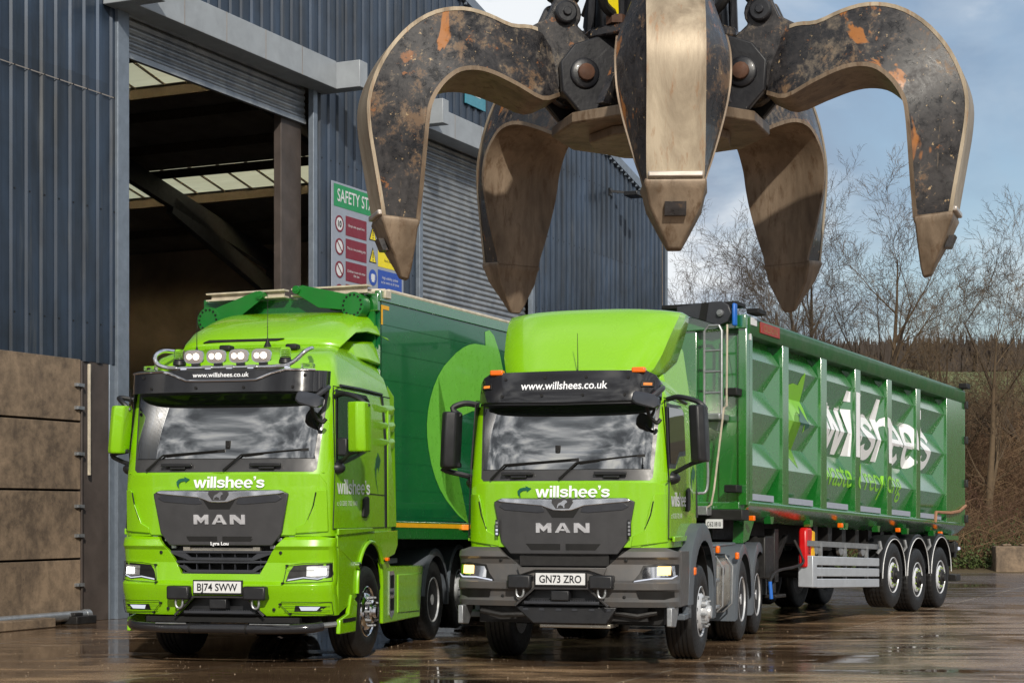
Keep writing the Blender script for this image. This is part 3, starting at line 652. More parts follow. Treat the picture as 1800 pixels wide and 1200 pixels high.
    # grille panel
    gz = P['gz']
    GH = [(0, gz + 0.49), (0.70, gz + 0.49), (0.79, gz + 0.45), (0.71, gz + 0.02), (0.60, gz - 0.12), (0, gz - 0.12)]
    panel('grille_panel', GH, 'grille_grey', 0.045, 0.04, bevel=0.012)
    panel('grille_relief', [(0.23, gz + 0.41), (0.67, gz + 0.44), (0.73, gz + 0.40), (0.66, gz + 0.36), (0.28, gz + 0.33), (0.20, gz + 0.34)], 'mirror_grey', 0.05, 0.012, full=True, bevel=0.004)
    panel('grille_relief', [(-0.23, gz + 0.41), (-0.67, gz + 0.44), (-0.73, gz + 0.40), (-0.66, gz + 0.36), (-0.28, gz + 0.33), (-0.20, gz + 0.34)], 'mirror_grey', 0.05, 0.012, full=True, bevel=0.004)
    panel('grille_recess', [(0, gz + 0.42), (0.20, gz + 0.40), (0.12, gz + 0.28), (0, gz + 0.28)], 'deep_black', 0.048, 0.01)
    panel('chrome_trim', [(0, gz + 0.47), (0.69, gz + 0.49), (0.76, gz + 0.465), (0.70, gz + 0.445), (0.24, gz + 0.405), (0.10, gz + 0.355), (0, gz + 0.35)], 'chrome', 0.058, 0.03, bevel=0.008)
    panel('badge_plate', [(0, gz + 0.48), (0.115, gz + 0.48), (0.12, gz + 0.44), (0.075, gz + 0.375), (0, gz + 0.375)], 'grille_grey', 0.066, 0.02, bevel=0.004)
    lion = [(-0.062, 0.385), (-0.05, 0.383), (-0.043, 0.405), (-0.015, 0.415), (0.012, 0.402), (0.016, 0.383), (0.03, 0.383), (0.027, 0.41), (0.04, 0.432), (0.062, 0.443), (0.058, 0.458), (0.04, 0.47), (0.015, 0.466), (-0.005, 0.448), (-0.035, 0.436), (-0.052, 0.42), (-0.056, 0.40)]
    panel('lion_emblem', [(x * 0.95, gz + z) for x, z in lion], 'chrome', 0.074, 0.008, full=True, cx=())
    text_on('maker_lettering', 'MAN', F, 'chrome_letter', root, 0, gz + 0.115, width=0.60, height=0.105, off=0.058, cx=CX, center=True, thick=0.02)
    for s_ in (1, -1): sheet('grille_slot', [(s_ * x, z) for x, z in ((0.03, gz - 0.005), (0.42, gz - 0.005), (0.36, gz - 0.075), (0.03, gz - 0.075))], F, 'deep_black', root, 0.048, 0.01, CX)
    # front text
    z0 = P['txtz']
    text_on('company_name', "willshee's", F, 'white_vinyl', root, -0.315, z0, width=0.83, height=0.125, off=0.022, bold=0.035, spacing=0.93, cx=CX)
    def arrow_poly(u, v, s):
        pts = [(0.30, 0.0), (0.10, 0.28), (0.06, 0.58), (0.22, 0.82), (0.48, 0.90), (0.62, 0.88), (0.60, 1.02), (1.0, 0.80), (0.70, 0.50), (0.68, 0.64), (0.45, 0.62), (0.28, 0.50), (0.22, 0.30)]
        return [(u + x * s[0], v + y * s[1]) for x, y in pts]
    panel('arrow_logo', arrow_poly(-0.53, z0 - 0.005, (0.17, 0.125)), 'darkgreen_vinyl', 0.022, 0.003, full=True)
    text_on('door_company_name', "willshee's", SM, 'white_vinyl', root, P['dt'][0], P['dt'][1], width=P['dt'][2], height=P['dt'][3], off=0.006, bold=0.035, spacing=0.93)
    text_on('door_phone_number', "t: 01283 702 040", SM, 'white_vinyl', root, P['dt'][0], P['dt'][1] - 0.13, width=P['dt'][2] * 0.6, height=0.055, off=0.006)
    u, v, su, sv = P['darr']
    sheet('door_arrow', [(u + su * x, v + sv * z) for x, z in ((0.55, 0), (0.2, 0.3), (0.05, 0.6), (0.25, 0.85), (0.5, 0.93), (0.52, 1.0), (1.0, 0.82), (0.62, 0.50), (0.58, 0.66), (0.3, 0.58), (0.25, 0.35))], SM, 'darkgreen_vinyl', root, 0.006, 0.002)
    # ---- bumper
    Fb = Fm(1.25, lambda z: P['fb'](z), 0.34); bl = P['bmat']
    sheet('bumper', sym(P['bump']), Fb, bl, root, 0.0, 0.06, CX + [q * s_ for q in (1.05, 1.13, 1.16, 1.185, 1.205, 1.22, 1.23, 1.238, 1.244) for s_ in (1, -1)], P['bcz'], 0.008, 22)
    for s_ in (1, -1):
        B_ = lambda a, z, o: (s_ * (1.25 + o), a, z)
        sheet('bumper_side', P['bside'], B_, bl, root, 0.0, 0.04, (), (), 0.01)
        # headlight
        hl = sheet('headlight', [(s_ * x, z) for x, z in P['hl']], Fb, 'deep_black', root, 0.006, 0.02, CX)
        sheet('reflector', [(s_ * x, z) for x, z in P['hlr']], Fb, 'chrome' if not P['hl_led'] else 'galv', hl, 0.010, 0.01, CX)
        lx, lz, lw, lh = P['hlc']
        sheet('lamp', [(s_ * (lx - lw), lz - lh), (s_ * (lx + lw), lz - lh), (s_ * (lx + lw), lz + lh), (s_ * (lx - lw), lz + lh)], Fb, P['lampm'], hl, 0.016, 0.01, CX)
        sheet('running_light', [(s_ * x, z) for x, z in P['drl']], Fb, 'lamp_soft', hl, 0.017, 0.01, CX)
        fg = sheet('fog_light', [(s_ * x, z) for x, z in P['fog']], Fb, 'deep_black', root, 0.006, 0.02, CX)
        if P['fogon']: sheet('fog_lamp', [(s_ * x, z) for x, z in P['fog2']], Fb, 'lamp_soft', fg, 0.012, 0.01, CX)
        if P['wire']:
            for ol in P['wire']:
                k = MB(); k.tube([Fb(s_ * (x0_ + (x1_ - x0_) * t_ / 4), z0_ + (z1_ - z0_) * t_ / 4, 0.03) for (x0_, z0_), (x1_, z1_) in zip(ol, ol[1:] + ol[:1]) for t_ in range(5)], 0.0035, 5)
                zz0 = min(z for x, z in ol); zz1 = max(z for x, z in ol); xm = [x for x, z in ol]
                for tt in (0.33, 0.66): z_ = zz0 + (zz1 - zz0) * tt; k.tube([Fb(s_ * x, z_, 0.03) for x in frange(min(xm) + 0.04, max(xm) - 0.02, 0.05)], 0.0022, 5)
                for x, z in (ol[0], ol[1]): k.tube([Fb(s_ * x, z, 0.05), Fb(s_ * x, z, -0.01)], 0.012, 6)
                k.build('lamp_guard', 'deep_black', root)
        for x, z in P['bolts']: MB().lathe([(0.018, 0), (0.018, 0.012), (0.008, 0.014)], (0, 0, 0), 'y', 10).map(lambda X, Y, Z: (X + s_ * x, Fb(s_ * x, z, 0)[1] - Y, Z + z)).build('bumper_cap', 'deep_black', root)
        # step pads and shackles
        sx, sz = P['step']
        MB().box(s_ * sx - 0.13, s_ * sx + 0.13, P['fb'](sz) - 0.10, P['fb'](sz) + 0.06, sz - 0.075, sz + 0.075).build('towing_eye_cover', 'black_plastic', root, 0.02)
        MB().tube([(s_ * sx + 0.04 * math.cos(R(a)), P['fb'](sz) - 0.04, sz - 0.12 + (0.05 * math.sin(R(a)))) for a in range(180, 361, 20)], 0.013, 8).tube([(s_ * sx - 0.04, P['fb'](sz) - 0.04, sz - 0.12), (s_ * sx - 0.04, P['fb'](sz) - 0.04, sz - 0.06)], 0.013, 8).tube([(s_ * sx + 0.04, P['fb'](sz) - 0.04, sz - 0.12), (s_ * sx + 0.04, P['fb'](sz) - 0.04, sz - 0.06)], 0.013, 8).build('shackle', 'galv', root)
    # number plate
    pz = P['plate']; npl = sheet('number_plate', [(-0.275, pz), (0.275, pz), (0.275, pz + 0.125), (-0.275, pz + 0.125)], lambda l, z, o: (l, P['fb'](pz) - 0.03 - o, z), 'plate_white', root, 0.006, 0.01)
    MB().box(-0.29, 0.29, P['fb'](pz) - 0.028, P['fb'](pz) + 0.0, pz - 0.02, pz + 0.14).build('plate_holder', 'deep_black', root, 0.004)
    text_on('plate_text', P['reg'], lambda l, z, o: (l, P['fb'](pz) - 0.036 - o, z), 'sign_ink', npl, 0, pz + 0.022, width=0.47, height=0.082, off=0.002, bold=0.018, center=True)
    # dark void and lower opening
    fb0 = P['fb'](0.6)
    MB().box(-1.05, 1.05, fb0 + 0.34, fb0 + 0.55, 0.46, P['voidtop']).build('front_void', 'deep_black', root)
    MB().box(-0.75, 0.75, fb0 + 0.12, fb0 + 0.4, gz - 0.3, gz + 0.02).build('front_void', 'deep_black', root)
    oz = P['open']  # (top, bottom)
    zf = P['fb'](oz[0])
    MB().tube([(-0.52, zf - 0.01, oz[1]), (-0.30, zf - 0.01, oz[0]), (0.30, zf - 0.01, oz[0]), (0.52, zf - 0.01, oz[1])], 0.014, 6).build('opening_trim', 'grille_grey', root)
    MB().prism([(-0.52, oz[1]), (0.52, oz[1]), (0.30, oz[0]), (-0.30, oz[0])], 'y', zf + 0.14, zf + 0.2).build('opening_back', 'black_plastic', root)
    st = MB(); st.box(-0.42, 0.42, zf - 0.0, zf + 0.16, oz[1] + 0.02, oz[1] + 0.05)
    for i in range(28): x = -0.36 + i * 0.0267; st.box(x, x + 0.014, zf + 0.01, zf + 0.03, oz[1] + 0.05, oz[1] + 0.062)
    st.build('front_step', 'mirror_grey', root, 0.003)
    MB().box(-0.11, 0.09, zf - 0.03, zf + 0.1, oz[0] - 0.13, oz[0] - 0.025).build('radar_cover', 'black_plastic', root, 0.01)
    # mirrors
    for mr in P['mirrors']:
        mm = MB(); (x0, x1, z0, z1, a0) = mr['h']; mat = mr['mat']; s_ = 1 if x0 > 0 else -1
        xi, xo = (x0, x1) if s_ > 0 else (x1, x0)
        sk = mr.get('sk', 0.03)
        secs = []
        for z_, k in ((z0, 0.7), (z0 + 0.04, 0.95), ((z0 + z1) / 2, 1), (z1 - 0.04, 0.95), (z1, 0.7)):
            d = s_ * sk * (z1 - z_) / (z1 - z0); c = (xi + xo) / 2 + d; hw = abs(xo - xi) / 2 * (0.94 + 0.06 * k)
            secs.append([(c - s_ * hw, a0 + 0.02, z_), (c - s_ * hw * 0.8, a0 - 0.02 - 0.03 * k, z_), (c + s_ * hw * 0.2, a0 - 0.05 - 0.06 * k, z_), (c + s_ * hw * 0.9, a0 - 0.02 - 0.04 * k, z_), (c + s_ * hw, a0 + 0.03, z_), (c + s_ * hw, a0 + 0.16 * k, z_), (c - s_ * hw, a0 + 0.16 * k, z_)])
        h = mm.loft(secs).build('wing_mirror', mat, root, 0.015, 40)
        MB().box(min(xi, xo) + 0.03 + s_ * sk / 2, max(xi, xo) - 0.03 + s_ * sk / 2, a0 + 0.15, a0 + 0.158, z0 + 0.06, z1 - 0.05).build('mirror_glass', 'chrome', h)
        cx = (xi + xo) / 2; W1 = s_ * (w(z1) - 0.02)
        rd = mr.get('r', 0.028)
        MB().tube(smooth_pts([(W1, a0 + 0.22, z1 + 0.08), (W1 + s_ * 0.14, a0 + 0.14, z1 + 0.10), (cx, a0 + 0.06, z1 + 0.04), (xo, a0 + 0.06, z1 - 0.05)], 4), rd, 8).build('mirror_arm', 'black_plastic', h)
        MB().tube(smooth_pts([(s_ * w(z0) * 0.99, a0 + 0.24, z0 - 0.12), (s_ * (w(z0) + 0.08), a0 + 0.16, z0 - 0.09), (xi + s_ * sk, a0 + 0.08, z0 - 0.015), (xo + s_ * sk - s_ * 0.03, a0 + 0.06, z0 + 0.03)], 4), [rd * 0.9] * 13, 8).build('mirror_arm', 'black_plastic', h)
        mb2 = MB(); mb2.ball((s_ * (w(z0) - 0.02), a0 + 0.2, z0 - 0.17), 0.1, 12, (1.2, 1.0, 0.75)); mb2.build('mirror_foot', 'black_plastic', h)
        if mr.get('cam'): MB().box(xi - s_ * 0.09 - 0.06, xi - s_ * 0.09 + 0.06, a0 + 0.1, a0 + 0.2, z0 - 0.04, z0 + 0.16).build('close_mirror', 'black_plastic', h, 0.02)
    cxm, czm = P['cmirror']
    q = MB(); q.loft([[(cxm + dx * 0.145 * k + 0.02 * j, -0.20 + y0 + 0.05 * dz, czm + dz * 0.075 * k - dx * 0.035) for dx, dz in ((-1, -0.6), (-0.6, -1), (0.7, -1), (1, -0.5), (0.9, 0.7), (0.5, 1), (-0.8, 1), (-1, 0.5))] for j, (y0, k) in enumerate(((0, 0.75), (0.03, 1), (0.12, 0.9)))])
    h = q.build('front_mirror', 'mirror_grey', root, 0.01, 40)
    MB().tube(smooth_pts([(cxm + 0.08, -0.1, czm + 0.03), (cxm + 0.17, 0.0, czm + 0.12), (w(czm) - 0.03, 0.16, czm + 0.15)], 4), 0.03, 8).build('mirror_arm', 'mirror_grey', h)
    MB().tube(smooth_pts([(cxm + 0.02, -0.08, czm - 0.05), (cxm + 0.03, -0.02, czm - 0.16), (cxm + 0.10, 0.04, czm - 0.24), (cxm + 0.14, 0.06, czm - 0.2)], 4), 0.022, 6).build('mirror_arm', 'deep_black', h)
    # ---- visor
    P['visor'](root, F, CX, sym, w)
    P['roof'](root, F, CX, sym, w, f)
    # ---- running gear
    ax = P['axles']; rr = P['tr']
    for a_ in ax:
        for s_ in (1, -1):
            add_wheel(root, a_['k'], s_ * 1.235 if a_['k'] != 'drive' else s_ * 1.23, a_['a'], a_.get('z', rr), s_ < 0, rr, 0.34 if a_['k'] == 'steer' else 0.31, a_.get('rim', 'alloy'), steer=a_.get('st', 0), spin=a_['a'] * 1.3, nutmat='galv')
            if a_['k'] == 'drive':
                add_wheel(root, 'drive', s_ * 0.90, a_['a'], a_.get('z', rr), s_ < 0, rr, 0.30)
        MB().tube([(-0.95, a_['a'], rr), (0.95, a_['a'], rr)], 0.07, 10).ball((0, a_['a'], rr), 0.22 if a_['k'] == 'drive' else 0.1, 12).build('axle', 'chassis', root)
    la = ax[-1]['a']
    c = MB().box(-0.48, -0.38, 0.6, la + 0.8, 0.78, 1.02).box(0.38, 0.48, 0.6, la + 0.8, 0.78, 1.02)
    for a_ in (1.0, 2.6, 3.6, la + 0.6): c.box(-0.4, 0.4, a_, a_ + 0.1, 0.80, 1.0)
    c.build('chassis_frame', 'chassis', root, 0.005)
    MB().box(-0.8, 0.8, b - 0.9, b - 0.1, 0.7, 1.45).box(-0.35, 0.35, 0.5, 1.8, 0.5, 1.3).build('engine', 'chassis', root, 0.02)
    MB().lathe([(0.46, 0), (0.46, 0.06), (0.1, 0.08)], (0, P['fifth'], 1.12), 'z', 24).box(-0.45, 0.45, P['fifth'] - 0.3, P['fifth'] + 0.4, 1.0, 1.12).build('fifth_wheel', 'chassis', root, 0.01)
    P['extra'](root, w)
    return root
def fender(root, name, mat, a, z, r, x0, x1, a0, a1, lip=0.03, drop=0.0, side=1, th=0.02):
    """curved mudguard over a wheel: angles in degrees in the (aft, up) plane, 0 = rearward, 90 = up"""
    n = 14; mb = MB(); P0 = [(a + r * math.cos(R(a0 + (a1 - a0) * i / n)), z + r * math.sin(R(a0 + (a1 - a0) * i / n))) for i in range(n + 1)]
    if drop: P0 = P0 + [(P0[-1][0], P0[-1][1] - drop)]
    if lip < 0: pass
    Pi = [(a + (p[0] - a) * (1 - th / r), z + (p[1] - z) * (1 - th / r)) for p in P0]
    Pl = [(a + (p[0] - a) * (1 - abs(lip) / r), z + (p[1] - z) * (1 - abs(lip) / r)) for p in P0]
    s = side; rows = [[(s * x1, p[0], p[1]) for p in Pl], [(s * (x1 + 0.004), p[0], p[1]) for p in [((pa + pb) / 2, (qa + qb) / 2) for (pa, qa), (pb, qb) in zip(P0, Pl)]], [(s * (x1 - 0.015), p[0], p[1]) for p in P0], [(s * x0, p[0], p[1]) for p in P0], [(s * x0, p[0], p[1]) for p in Pi], [(s * (x1 - 0.02), p[0], p[1]) for p in Pi]]
    m_ = len(P0); v = [p for row in rows for p in row]; f = []
    for j in range(len(rows)):
        k = (j + 1) % len(rows)
        for i in range(m_ - 1): f.append((j * m_ + i, j * m_ + i + 1, k * m_ + i + 1, k * m_ + i))
    f += [tuple(j * m_ for j in range(6)), tuple(j * m_ + m_ - 1 for j in range(6))]
    mb.add(v, f); return mb.build(name, mat, root, 0, 40)
def interp(tab):
    def g_(z):
        if z <= tab[0][0]: return tab[0][1]
        for (a, b), (c, d) in zip(tab[:-1], tab[1:]):
            if z <= c: return b + (d - b) * (z - a) / (c - a)
        return tab[-1][1]
    return g_
# ------------------------------------------------------------------ left tractor (high roof, green bumper)
def visorL(root, F, CX, sym, w):
    V = lambda l, z, o: (l, -0.06 + 0.05 * (z - 3.0) / 0.24 + 0.42 * (1 - (1 - min(1, abs(l) / 1.165) ** 3.2) ** (1 / 3.2)) - o, z)
    cx = [i * 0.1 for i in range(-11, 12)] + [1.14, -1.14, 1.155, -1.155]
    sheet('sun_visor', sym([(0, 3.0), (1.16, 3.0), (1.16, 3.235), (0, 3.235)]), V, 'visor_smoke', root, 0, 0.02, cx, (), 0.006)
    sheet('sun_visor_top', sym([(0, 3.235), (1.0, 3.235), (0.55, 3.26), (0, 3.265)]), lambda l, z, o: (l, V(l, 3.235, 0)[1] + (z - 3.235) * 2 + 0.0 - o, z), 'black_plastic', root, 0, 0.02, cx)
    ct = [(-1.15, 3.235), (-0.70, 3.238), (-0.58, 3.205), (-0.40, 3.130), (-0.2, 3.125), (0.2, 3.125), (0.42, 3.130), (0.60, 3.205), (0.74, 3.240), (1.15, 3.237)]
    pts = []
    for (x0, z0), (x1, z1) in zip(ct[:-1], ct[1:]):
        for k in range(4): pts.append(V(x0 + (x1 - x0) * k / 4, z0 + (z1 - z0) * k / 4, 0.008))
    MB().tube(pts, 0.015, 8).build('visor_trim', 'chrome', root)
    text_on('web_address', 'www.willshees.co.uk', V, 'white_vinyl', root, 0, 3.168, width=0.66, height=0.05, off=0.006, bold=0.012, cx=CX, center=True)
    k = MB()
    for x in (-0.83, -0.28, 0.28, 0.83): k.lathe([(0.016, -0.016), (0.016, 0.004)], V(x, 3.05, 0), 'y', 10)
    for x in (-0.95, 0.95): k.lathe([(0.016, -0.016), (0.016, 0.004)], V(x, 3.18, 0), 'y', 10)
    k.build('visor_fixing', 'deep_black', root)
    for s in (1, -1): MB().box(s * 0.93 - 0.07, s * 0.93 + 0.07, 0.16, 0.26, 3.27, 3.32).build('marker_lamp', 'clear_lens', root, 0.01)
def roofL(root, F, CX, sym, w, f):
    # light bar
    k = MB(); ya = 0.10
    pts = smooth_pts([(-0.74, 0.42, 3.50), (-0.80, 0.24, 3.49), (-0.84, 0.12, 3.42), (-0.80, ya, 3.33), (-0.66, ya, 3.285), (-0.4, ya, 3.28), (0, ya, 3.28), (0.4, ya, 3.28), (0.66, ya, 3.285), (0.80, ya, 3.33), (0.93, 0.14, 3.45), (0.96, 0.26, 3.49), (0.88, 0.42, 3.50)], 4)
    lb = k.tube(pts, 0.025, 12).build('light_bar', 'chrome', root)
    d = MB()
    for x in (-0.62, -0.2, 0.06, 0.33, 0.66): d.box(x - 0.05, x + 0.05, ya - 0.045, ya + 0.02, 3.275, 3.305)
    d.build('bar_clamp', 'galv', lb)
    for x in (-0.48, -0.19, 0.06, 0.31, 0.74): MB().box(x - 0.03, x + 0.03, ya - 0.04, ya - 0.02, 3.262, 3.276).build('bar_marker', 'lamp_soft', lb)
    for x in (-0.36, -0.095, 0.17, 0.435):
        o = [(x + 0.115 * math.copysign(abs(math.cos(R(a))) ** 0.55, math.cos(R(a))), 3.405 + 0.075 * math.copysign(abs(math.sin(R(a))) ** 0.7, math.sin(R(a)))) for a in range(0, 360, 18)]
        sc = lambda q, s_: [(x + (p[0] - x) * s_, 3.405 + (p[1] - 3.405) * s_) for p in q]
        h = MB().loft([[(p[0], yy, p[1]) for p in sc(o, s_)] for s_, yy in ((1.0, ya - 0.02), (1.03, ya + 0.0), (0.9, ya + 0.05), (0.4, ya + 0.09))]).build('spot_lamp', 'chrome', root, 0, 40)
        MB().loft([[(p[0], yy, p[1]) for p in sc(o, s_)] for s_, yy in ((0.55, ya - 0.032), (0.93, ya - 0.024), (0.95, ya - 0.015))]).build('spot_lens', 'spot_lens', h, 0, 40); MB().lathe([(0.03, -0.036), (0.038, -0.034), (0.038, -0.03)], (x + 0.03, ya, 3.405), 'y', 12).lathe([(0.026, -0.036), (0.032, -0.034), (0.032, -0.03)], (x - 0.05, ya, 3.405), 'y', 12).build('spot_bulb', 'spot_bulb', h)
        MB().box(x - 0.03, x + 0.06, ya - 0.02, ya + 0.03, 3.30, 3.33).build('lamp_foot', 'black_plastic', h)
    for x in (-0.56, 0.69):
        b_ = MB().lathe([(0.055, 0), (0.075, 0.01), (0.07, 0.05), (0.06, 0.06), (0.062, 0.075)], (x, ya + 0.05, 3.31), 'z', 16).build('beacon', 'black_plastic', root)
        MB().lathe([(0.06, 0.075), (0.062, 0.16), (0.05, 0.185), (0.01, 0.19)], (x, ya + 0.05, 3.31), 'z', 16).build('beacon_lens', 'clear_lens', b_)
        c = MB()
        for i in range(4): c.lathe([(0.035, 0.085 + i * 0.02), (0.035, 0.092 + i * 0.02)], (x, ya + 0.05, 3.31), 'z', 12)
        c.build('beacon_core', 'black_plastic', b_)
    for x, a_, z, hh in ((-0.48, 0.45, 3.46, 0.46), (0.16, 1.0, 3.60, 0.56)):
        MB().tube([(x, a_, z + 0.05), (x, a_, z + 0.22), (x, a_ + 0.005, z + 0.05 + hh)], [0.006, 0.004, 0.0025], 5).lathe([(0.05, 0), (0.012, 0.09), (0.008, 0.11)], (x, a_, z - 0.02), 'z', 12).build('aerial', 'deep_black', root)
    for x in (-0.25, 0.55): MB().box(x - 0.07, x + 0.07, 0.70, 0.85, 3.52, 3.59).build('roof_sensor', 'deep_black', root, 0.02)
    # roof deflector: one swept shell whose outer wings turn down at the rear
    secs = []; us = [math.sin(math.pi / 2 * i / 16) for i in range(-16, 17)]
    for a_, z_, hw, dr, bk in ((1.10, 3.61, 0.97, 0.02, 0.10), (1.20, 3.70, 1.0, 0.03, 0.14), (1.42, 3.85, 1.03, 0.05, 0.20), (1.75, 3.98, 1.06, 0.14, 0.22), (2.08, 4.07, 1.10, 0.24, 0.20), (2.32, 4.115, 1.15, 0.33, 0.18), (2.40, 4.12, 1.16, 0.34, 0.18)):
        secs.append([(l * hw, a_ + bk * abs(l) ** 5, z_ + 0.012 * (1 - l * l) - dr * abs(l) ** 11) for l in us])
    mb = MB(); n = len(us); mb.add([p_ for s_ in secs for p_ in s_], [(i * n + k_, i * n + k_ + 1, (i + 1) * n + k_ + 1, (i + 1) * n + k_) for i in range(len(secs) - 1) for k_ in range(n - 1)])
    o = mb.build('roof_deflector', 'lime', root, 0, 70, recalc=False); sm = o.modifiers.new('solid', 'SOLIDIFY'); sm.thickness = 0.025; sm.offset = -1
    for s in (1, -1):
        MB().loft([[(s * 0.5, 1.45, 3.5), (s * 1.0, 1.6, 3.50), (s * 1.10, 1.9, 3.48), (s * 1.12, 2.42, 3.45), (s * 0.5, 2.42, 3.5)], [(s * 0.5, 1.5, 3.74), (s * 0.92, 1.75, 3.70), (s * 1.0, 2.0, 3.72), (s * 1.03, 2.36, 3.76), (s * 0.5, 2.36, 3.8)]]).build('roof_side_fairing', 'lime', root, 0.03, 40)
    MB().prism([(-0.70, 3.665), (-0.62, 3.695), (0.30, 3.70), (0.22, 3.672)], 'y', 1.14, 1.24).build('deflector_shade_line', 'deep_black', root)  # black strip drawn in for the shadow line under the deflector ridge
def extraL(root, w):
    for s in (1, -1):
        # side skirt between the axles
        B_ = lambda a, z, o: (s * (1.235 + o), a, z)
        sk = sheet('side_skirt', [(2.02, 0.35), (3.62, 0.34), (3.78, 1.0), (2.35, 1.03), (2.22, 1.10), (2.08, 1.10), (1.98, 1.18), (1.94, 1.10), (2.02, 0.9)], B_, 'lime', root, 0.0, 0.05, (), (), 0.015)
        sheet('skirt_panel', [(2.62, 0.45), (3.58, 0.42), (3.70, 0.90), (2.62, 0.92)], B_, 'lime', root, 0.012, 0.02, (), (), 0.01)
        stp = sheet('cab_step', [(2.25, 0.44), (2.33, 0.40), (2.44, 0.46), (2.47, 0.92), (2.42, 0.97), (2.26, 0.97)], B_, 'chrome', root, 0.012, 0.02)
        for z0, z1 in ((0.49, 0.64), (0.76, 0.92)): sheet('step_opening', [(2.28, z0), (2.42, z0), (2.43, z1), (2.28, z1)], B_, 'deep_black', stp, 0.016, 0.02)
        text_on('step_text', 'MAN', B_, 'sign_ink', stp, 2.285, 0.675, width=0.13, height=0.055, off=0.016, bold=0.02)
        MB().box(s * 1.0 - 0.2, s * 1.0 + 0.18, 2.3, 3.6, 0.4, 0.98).build('fuel_tank', 'chassis', root, 0.04)
        # arch lip
        lip = [(0.93, 0.76), (0.95, 0.95), (1.03, 1.12), (1.18, 1.26), (1.36, 1.33), (1.54, 1.33), (1.72, 1.26), (1.84, 1.16), (1.90, 1.08)]
        MB().tube([(s * 1.262, a, z) for a, z in smooth_pts([(a, z, 0) for a, z in lip], 3) and [(p[0], p[1]) for p in smooth_pts([(a, z, 0) for a, z in lip], 3)]], 0.024, 8).build('arch_lip', 'lime', root)
        B2 = lambda a, z, o: (s * (1.26 + o), a, z)
        # lower corner spoiler
        MB().prism([(0.30, 0.34), (0.86, 0.33), (0.93, 0.66), (0.72, 0.76), (0.62, 0.55), (0.32, 0.50)], 'x', s * 1.22, s * 1.27).build('corner_spoiler', 'lime', root, 0.012)
        MB().box(s * 1.272 - 0.004, s * 1.272 + 0.004, 0.40, 0.85, 0.46, 0.50).build('spoiler_vent', 'deep_black', root)
        MB().lathe([(0.035, 0), (0.04, 0.05), (0.02, 0.06)], (s * 1.25, 0.93, 1.08), 'x', 12).build('washer_cap', 'chrome', root)
        fender(root, 'mudguard', 'grey_guard', 4.30, 0.55, 0.66, 0.62, 1.27, -10, 175, 0.10, 0.0, s)
        fender(root, 'mudguard', 'grey_guard', 5.62, 0.60, 0.64, 0.85, 1.25, 0, 180, 0.06, 0.0, s)
        fender(root, 'inner_arch', 'deep_black', 1.42, 0.55, 0.66, 0.7, 1.2, -5, 190, 0.02, 0.0, s)
        MB().box(s * 1.27 - 0.02, s * 1.27 + 0.02, 2.05, 2.12, 1.10, 1.14).build('side_marker', 'amber', root, 0.004)
    MB().box(-1.0, 1.0, 2.6, 3.4, 1.04, 1.10).build('catwalk', 'galv', root)
    # bull bar
    k = MB().tube(smooth_pts([(-1.12, 0.12, 0.44), (-1.0, 0.0, 0.42), (-0.6, -0.09, 0.41), (0, -0.11, 0.41), (0.6, -0.09, 0.41), (1.0, 0.0, 0.42), (1.12, 0.12, 0.44)], 5), 0.055, 12).build('bull_bar', 'visor_smoke', root)
    for x in (-0.32, 0.34): MB().tube([(x - 0.012, -0.105, 0.41), (x + 0.012, -0.105, 0.41)], 0.058, 12).build('bar_joint', 'deep_black', k)
    for x0, x1 in ((-0.72, -0.36), (0.38, 0.84)): MB().tube([(x0, -0.135, 0.462), (x1, -0.135, 0.462)], 0.007, 6).build('bar_light', 'galv', k)
    for s in (1, -1): MB().tube([(s * 1.10, 0.12, 0.44), (s * 1.22, 0.30, 0.45)], 0.03, 8).box(s * 0.8 - 0.03, s * 0.8 + 0.03, -0.05, 0.4, 0.38, 0.46).build('bar_bracket', 'galv', k)
    MB().box(-0.9, 0.9, 0.02, 0.1, 0.47, 0.53).build('bumper_valance', 'deep_black', root)
    # mesh grille slats
    Fb = lambda l, z, o: (l, -0.02 + 0.05 * abs(l) ** 2 - o, z)
    for z0, h_ in ((1.03, 0.07), (1.165, 0.07)):
        sheet('lower_grille_bar', [(-0.52 - 0.1 * (z0 > 1.1), z0 + h_), (-0.38, z0 - 0.015), (0.38, z0 - 0.015), (0.52 + 0.1 * (z0 > 1.1), z0 + h_), (0.42, z0 + h_ - 0.005), (0.36, z0 + 0.02), (-0.36, z0 + 0.02), (-0.42, z0 + h_ - 0.005)], Fb, 'mirror_grey', root, 0.0, 0.05, [i * .1 for i in range(-6, 7)], (), 0.004)
    k = MB()
    for z_ in (1.245, 1.135, 1.01): k.box(-0.60 + (1.245 - z_) * 0.6, 0.60 - (1.245 - z_) * 0.6, -0.005, 0.05, z_ - 0.014, z_ + 0.014)
    k.build('lower_grille_bar', 'mirror_grey', root, 0.004)
    k = MB()
    for i in range(7): x = -0.45 + i * 0.15; k.box(x - 0.004, x + 0.004, 0.02, 0.06, 1.0, 1.24)
    k.build('grille_rib', 'mirror_grey', root)
    MB().box(-0.37, 0.37, 0.03, 0.10, 1.25, 1.29).box(-0.45, -0.37, 0.0, 0.10, 1.25, 1.30).box(0.37, 0.45, 0.0, 0.10, 1.25, 1.30).build('radiator_cooler', 'tank_alu', root)
    text_on('cab_name', 'Lyra Lou', lambda l, z, o: (l, -0.052 - o, z), 'white_vinyl', root, 0.0, 1.322, width=0.21, height=0.036, off=0.002, bold=0.03, center=True)
    for s in (1, -1):
        for x, z in ((0.66, 1.38), (0.80, 1.41), (0.58, 1.30)): MB().box(s * x - 0.03, s * x + 0.03, 0.04, 0.10, z - 0.02, z + 0.02).build('hood_latch', 'galv', root, 0.005)
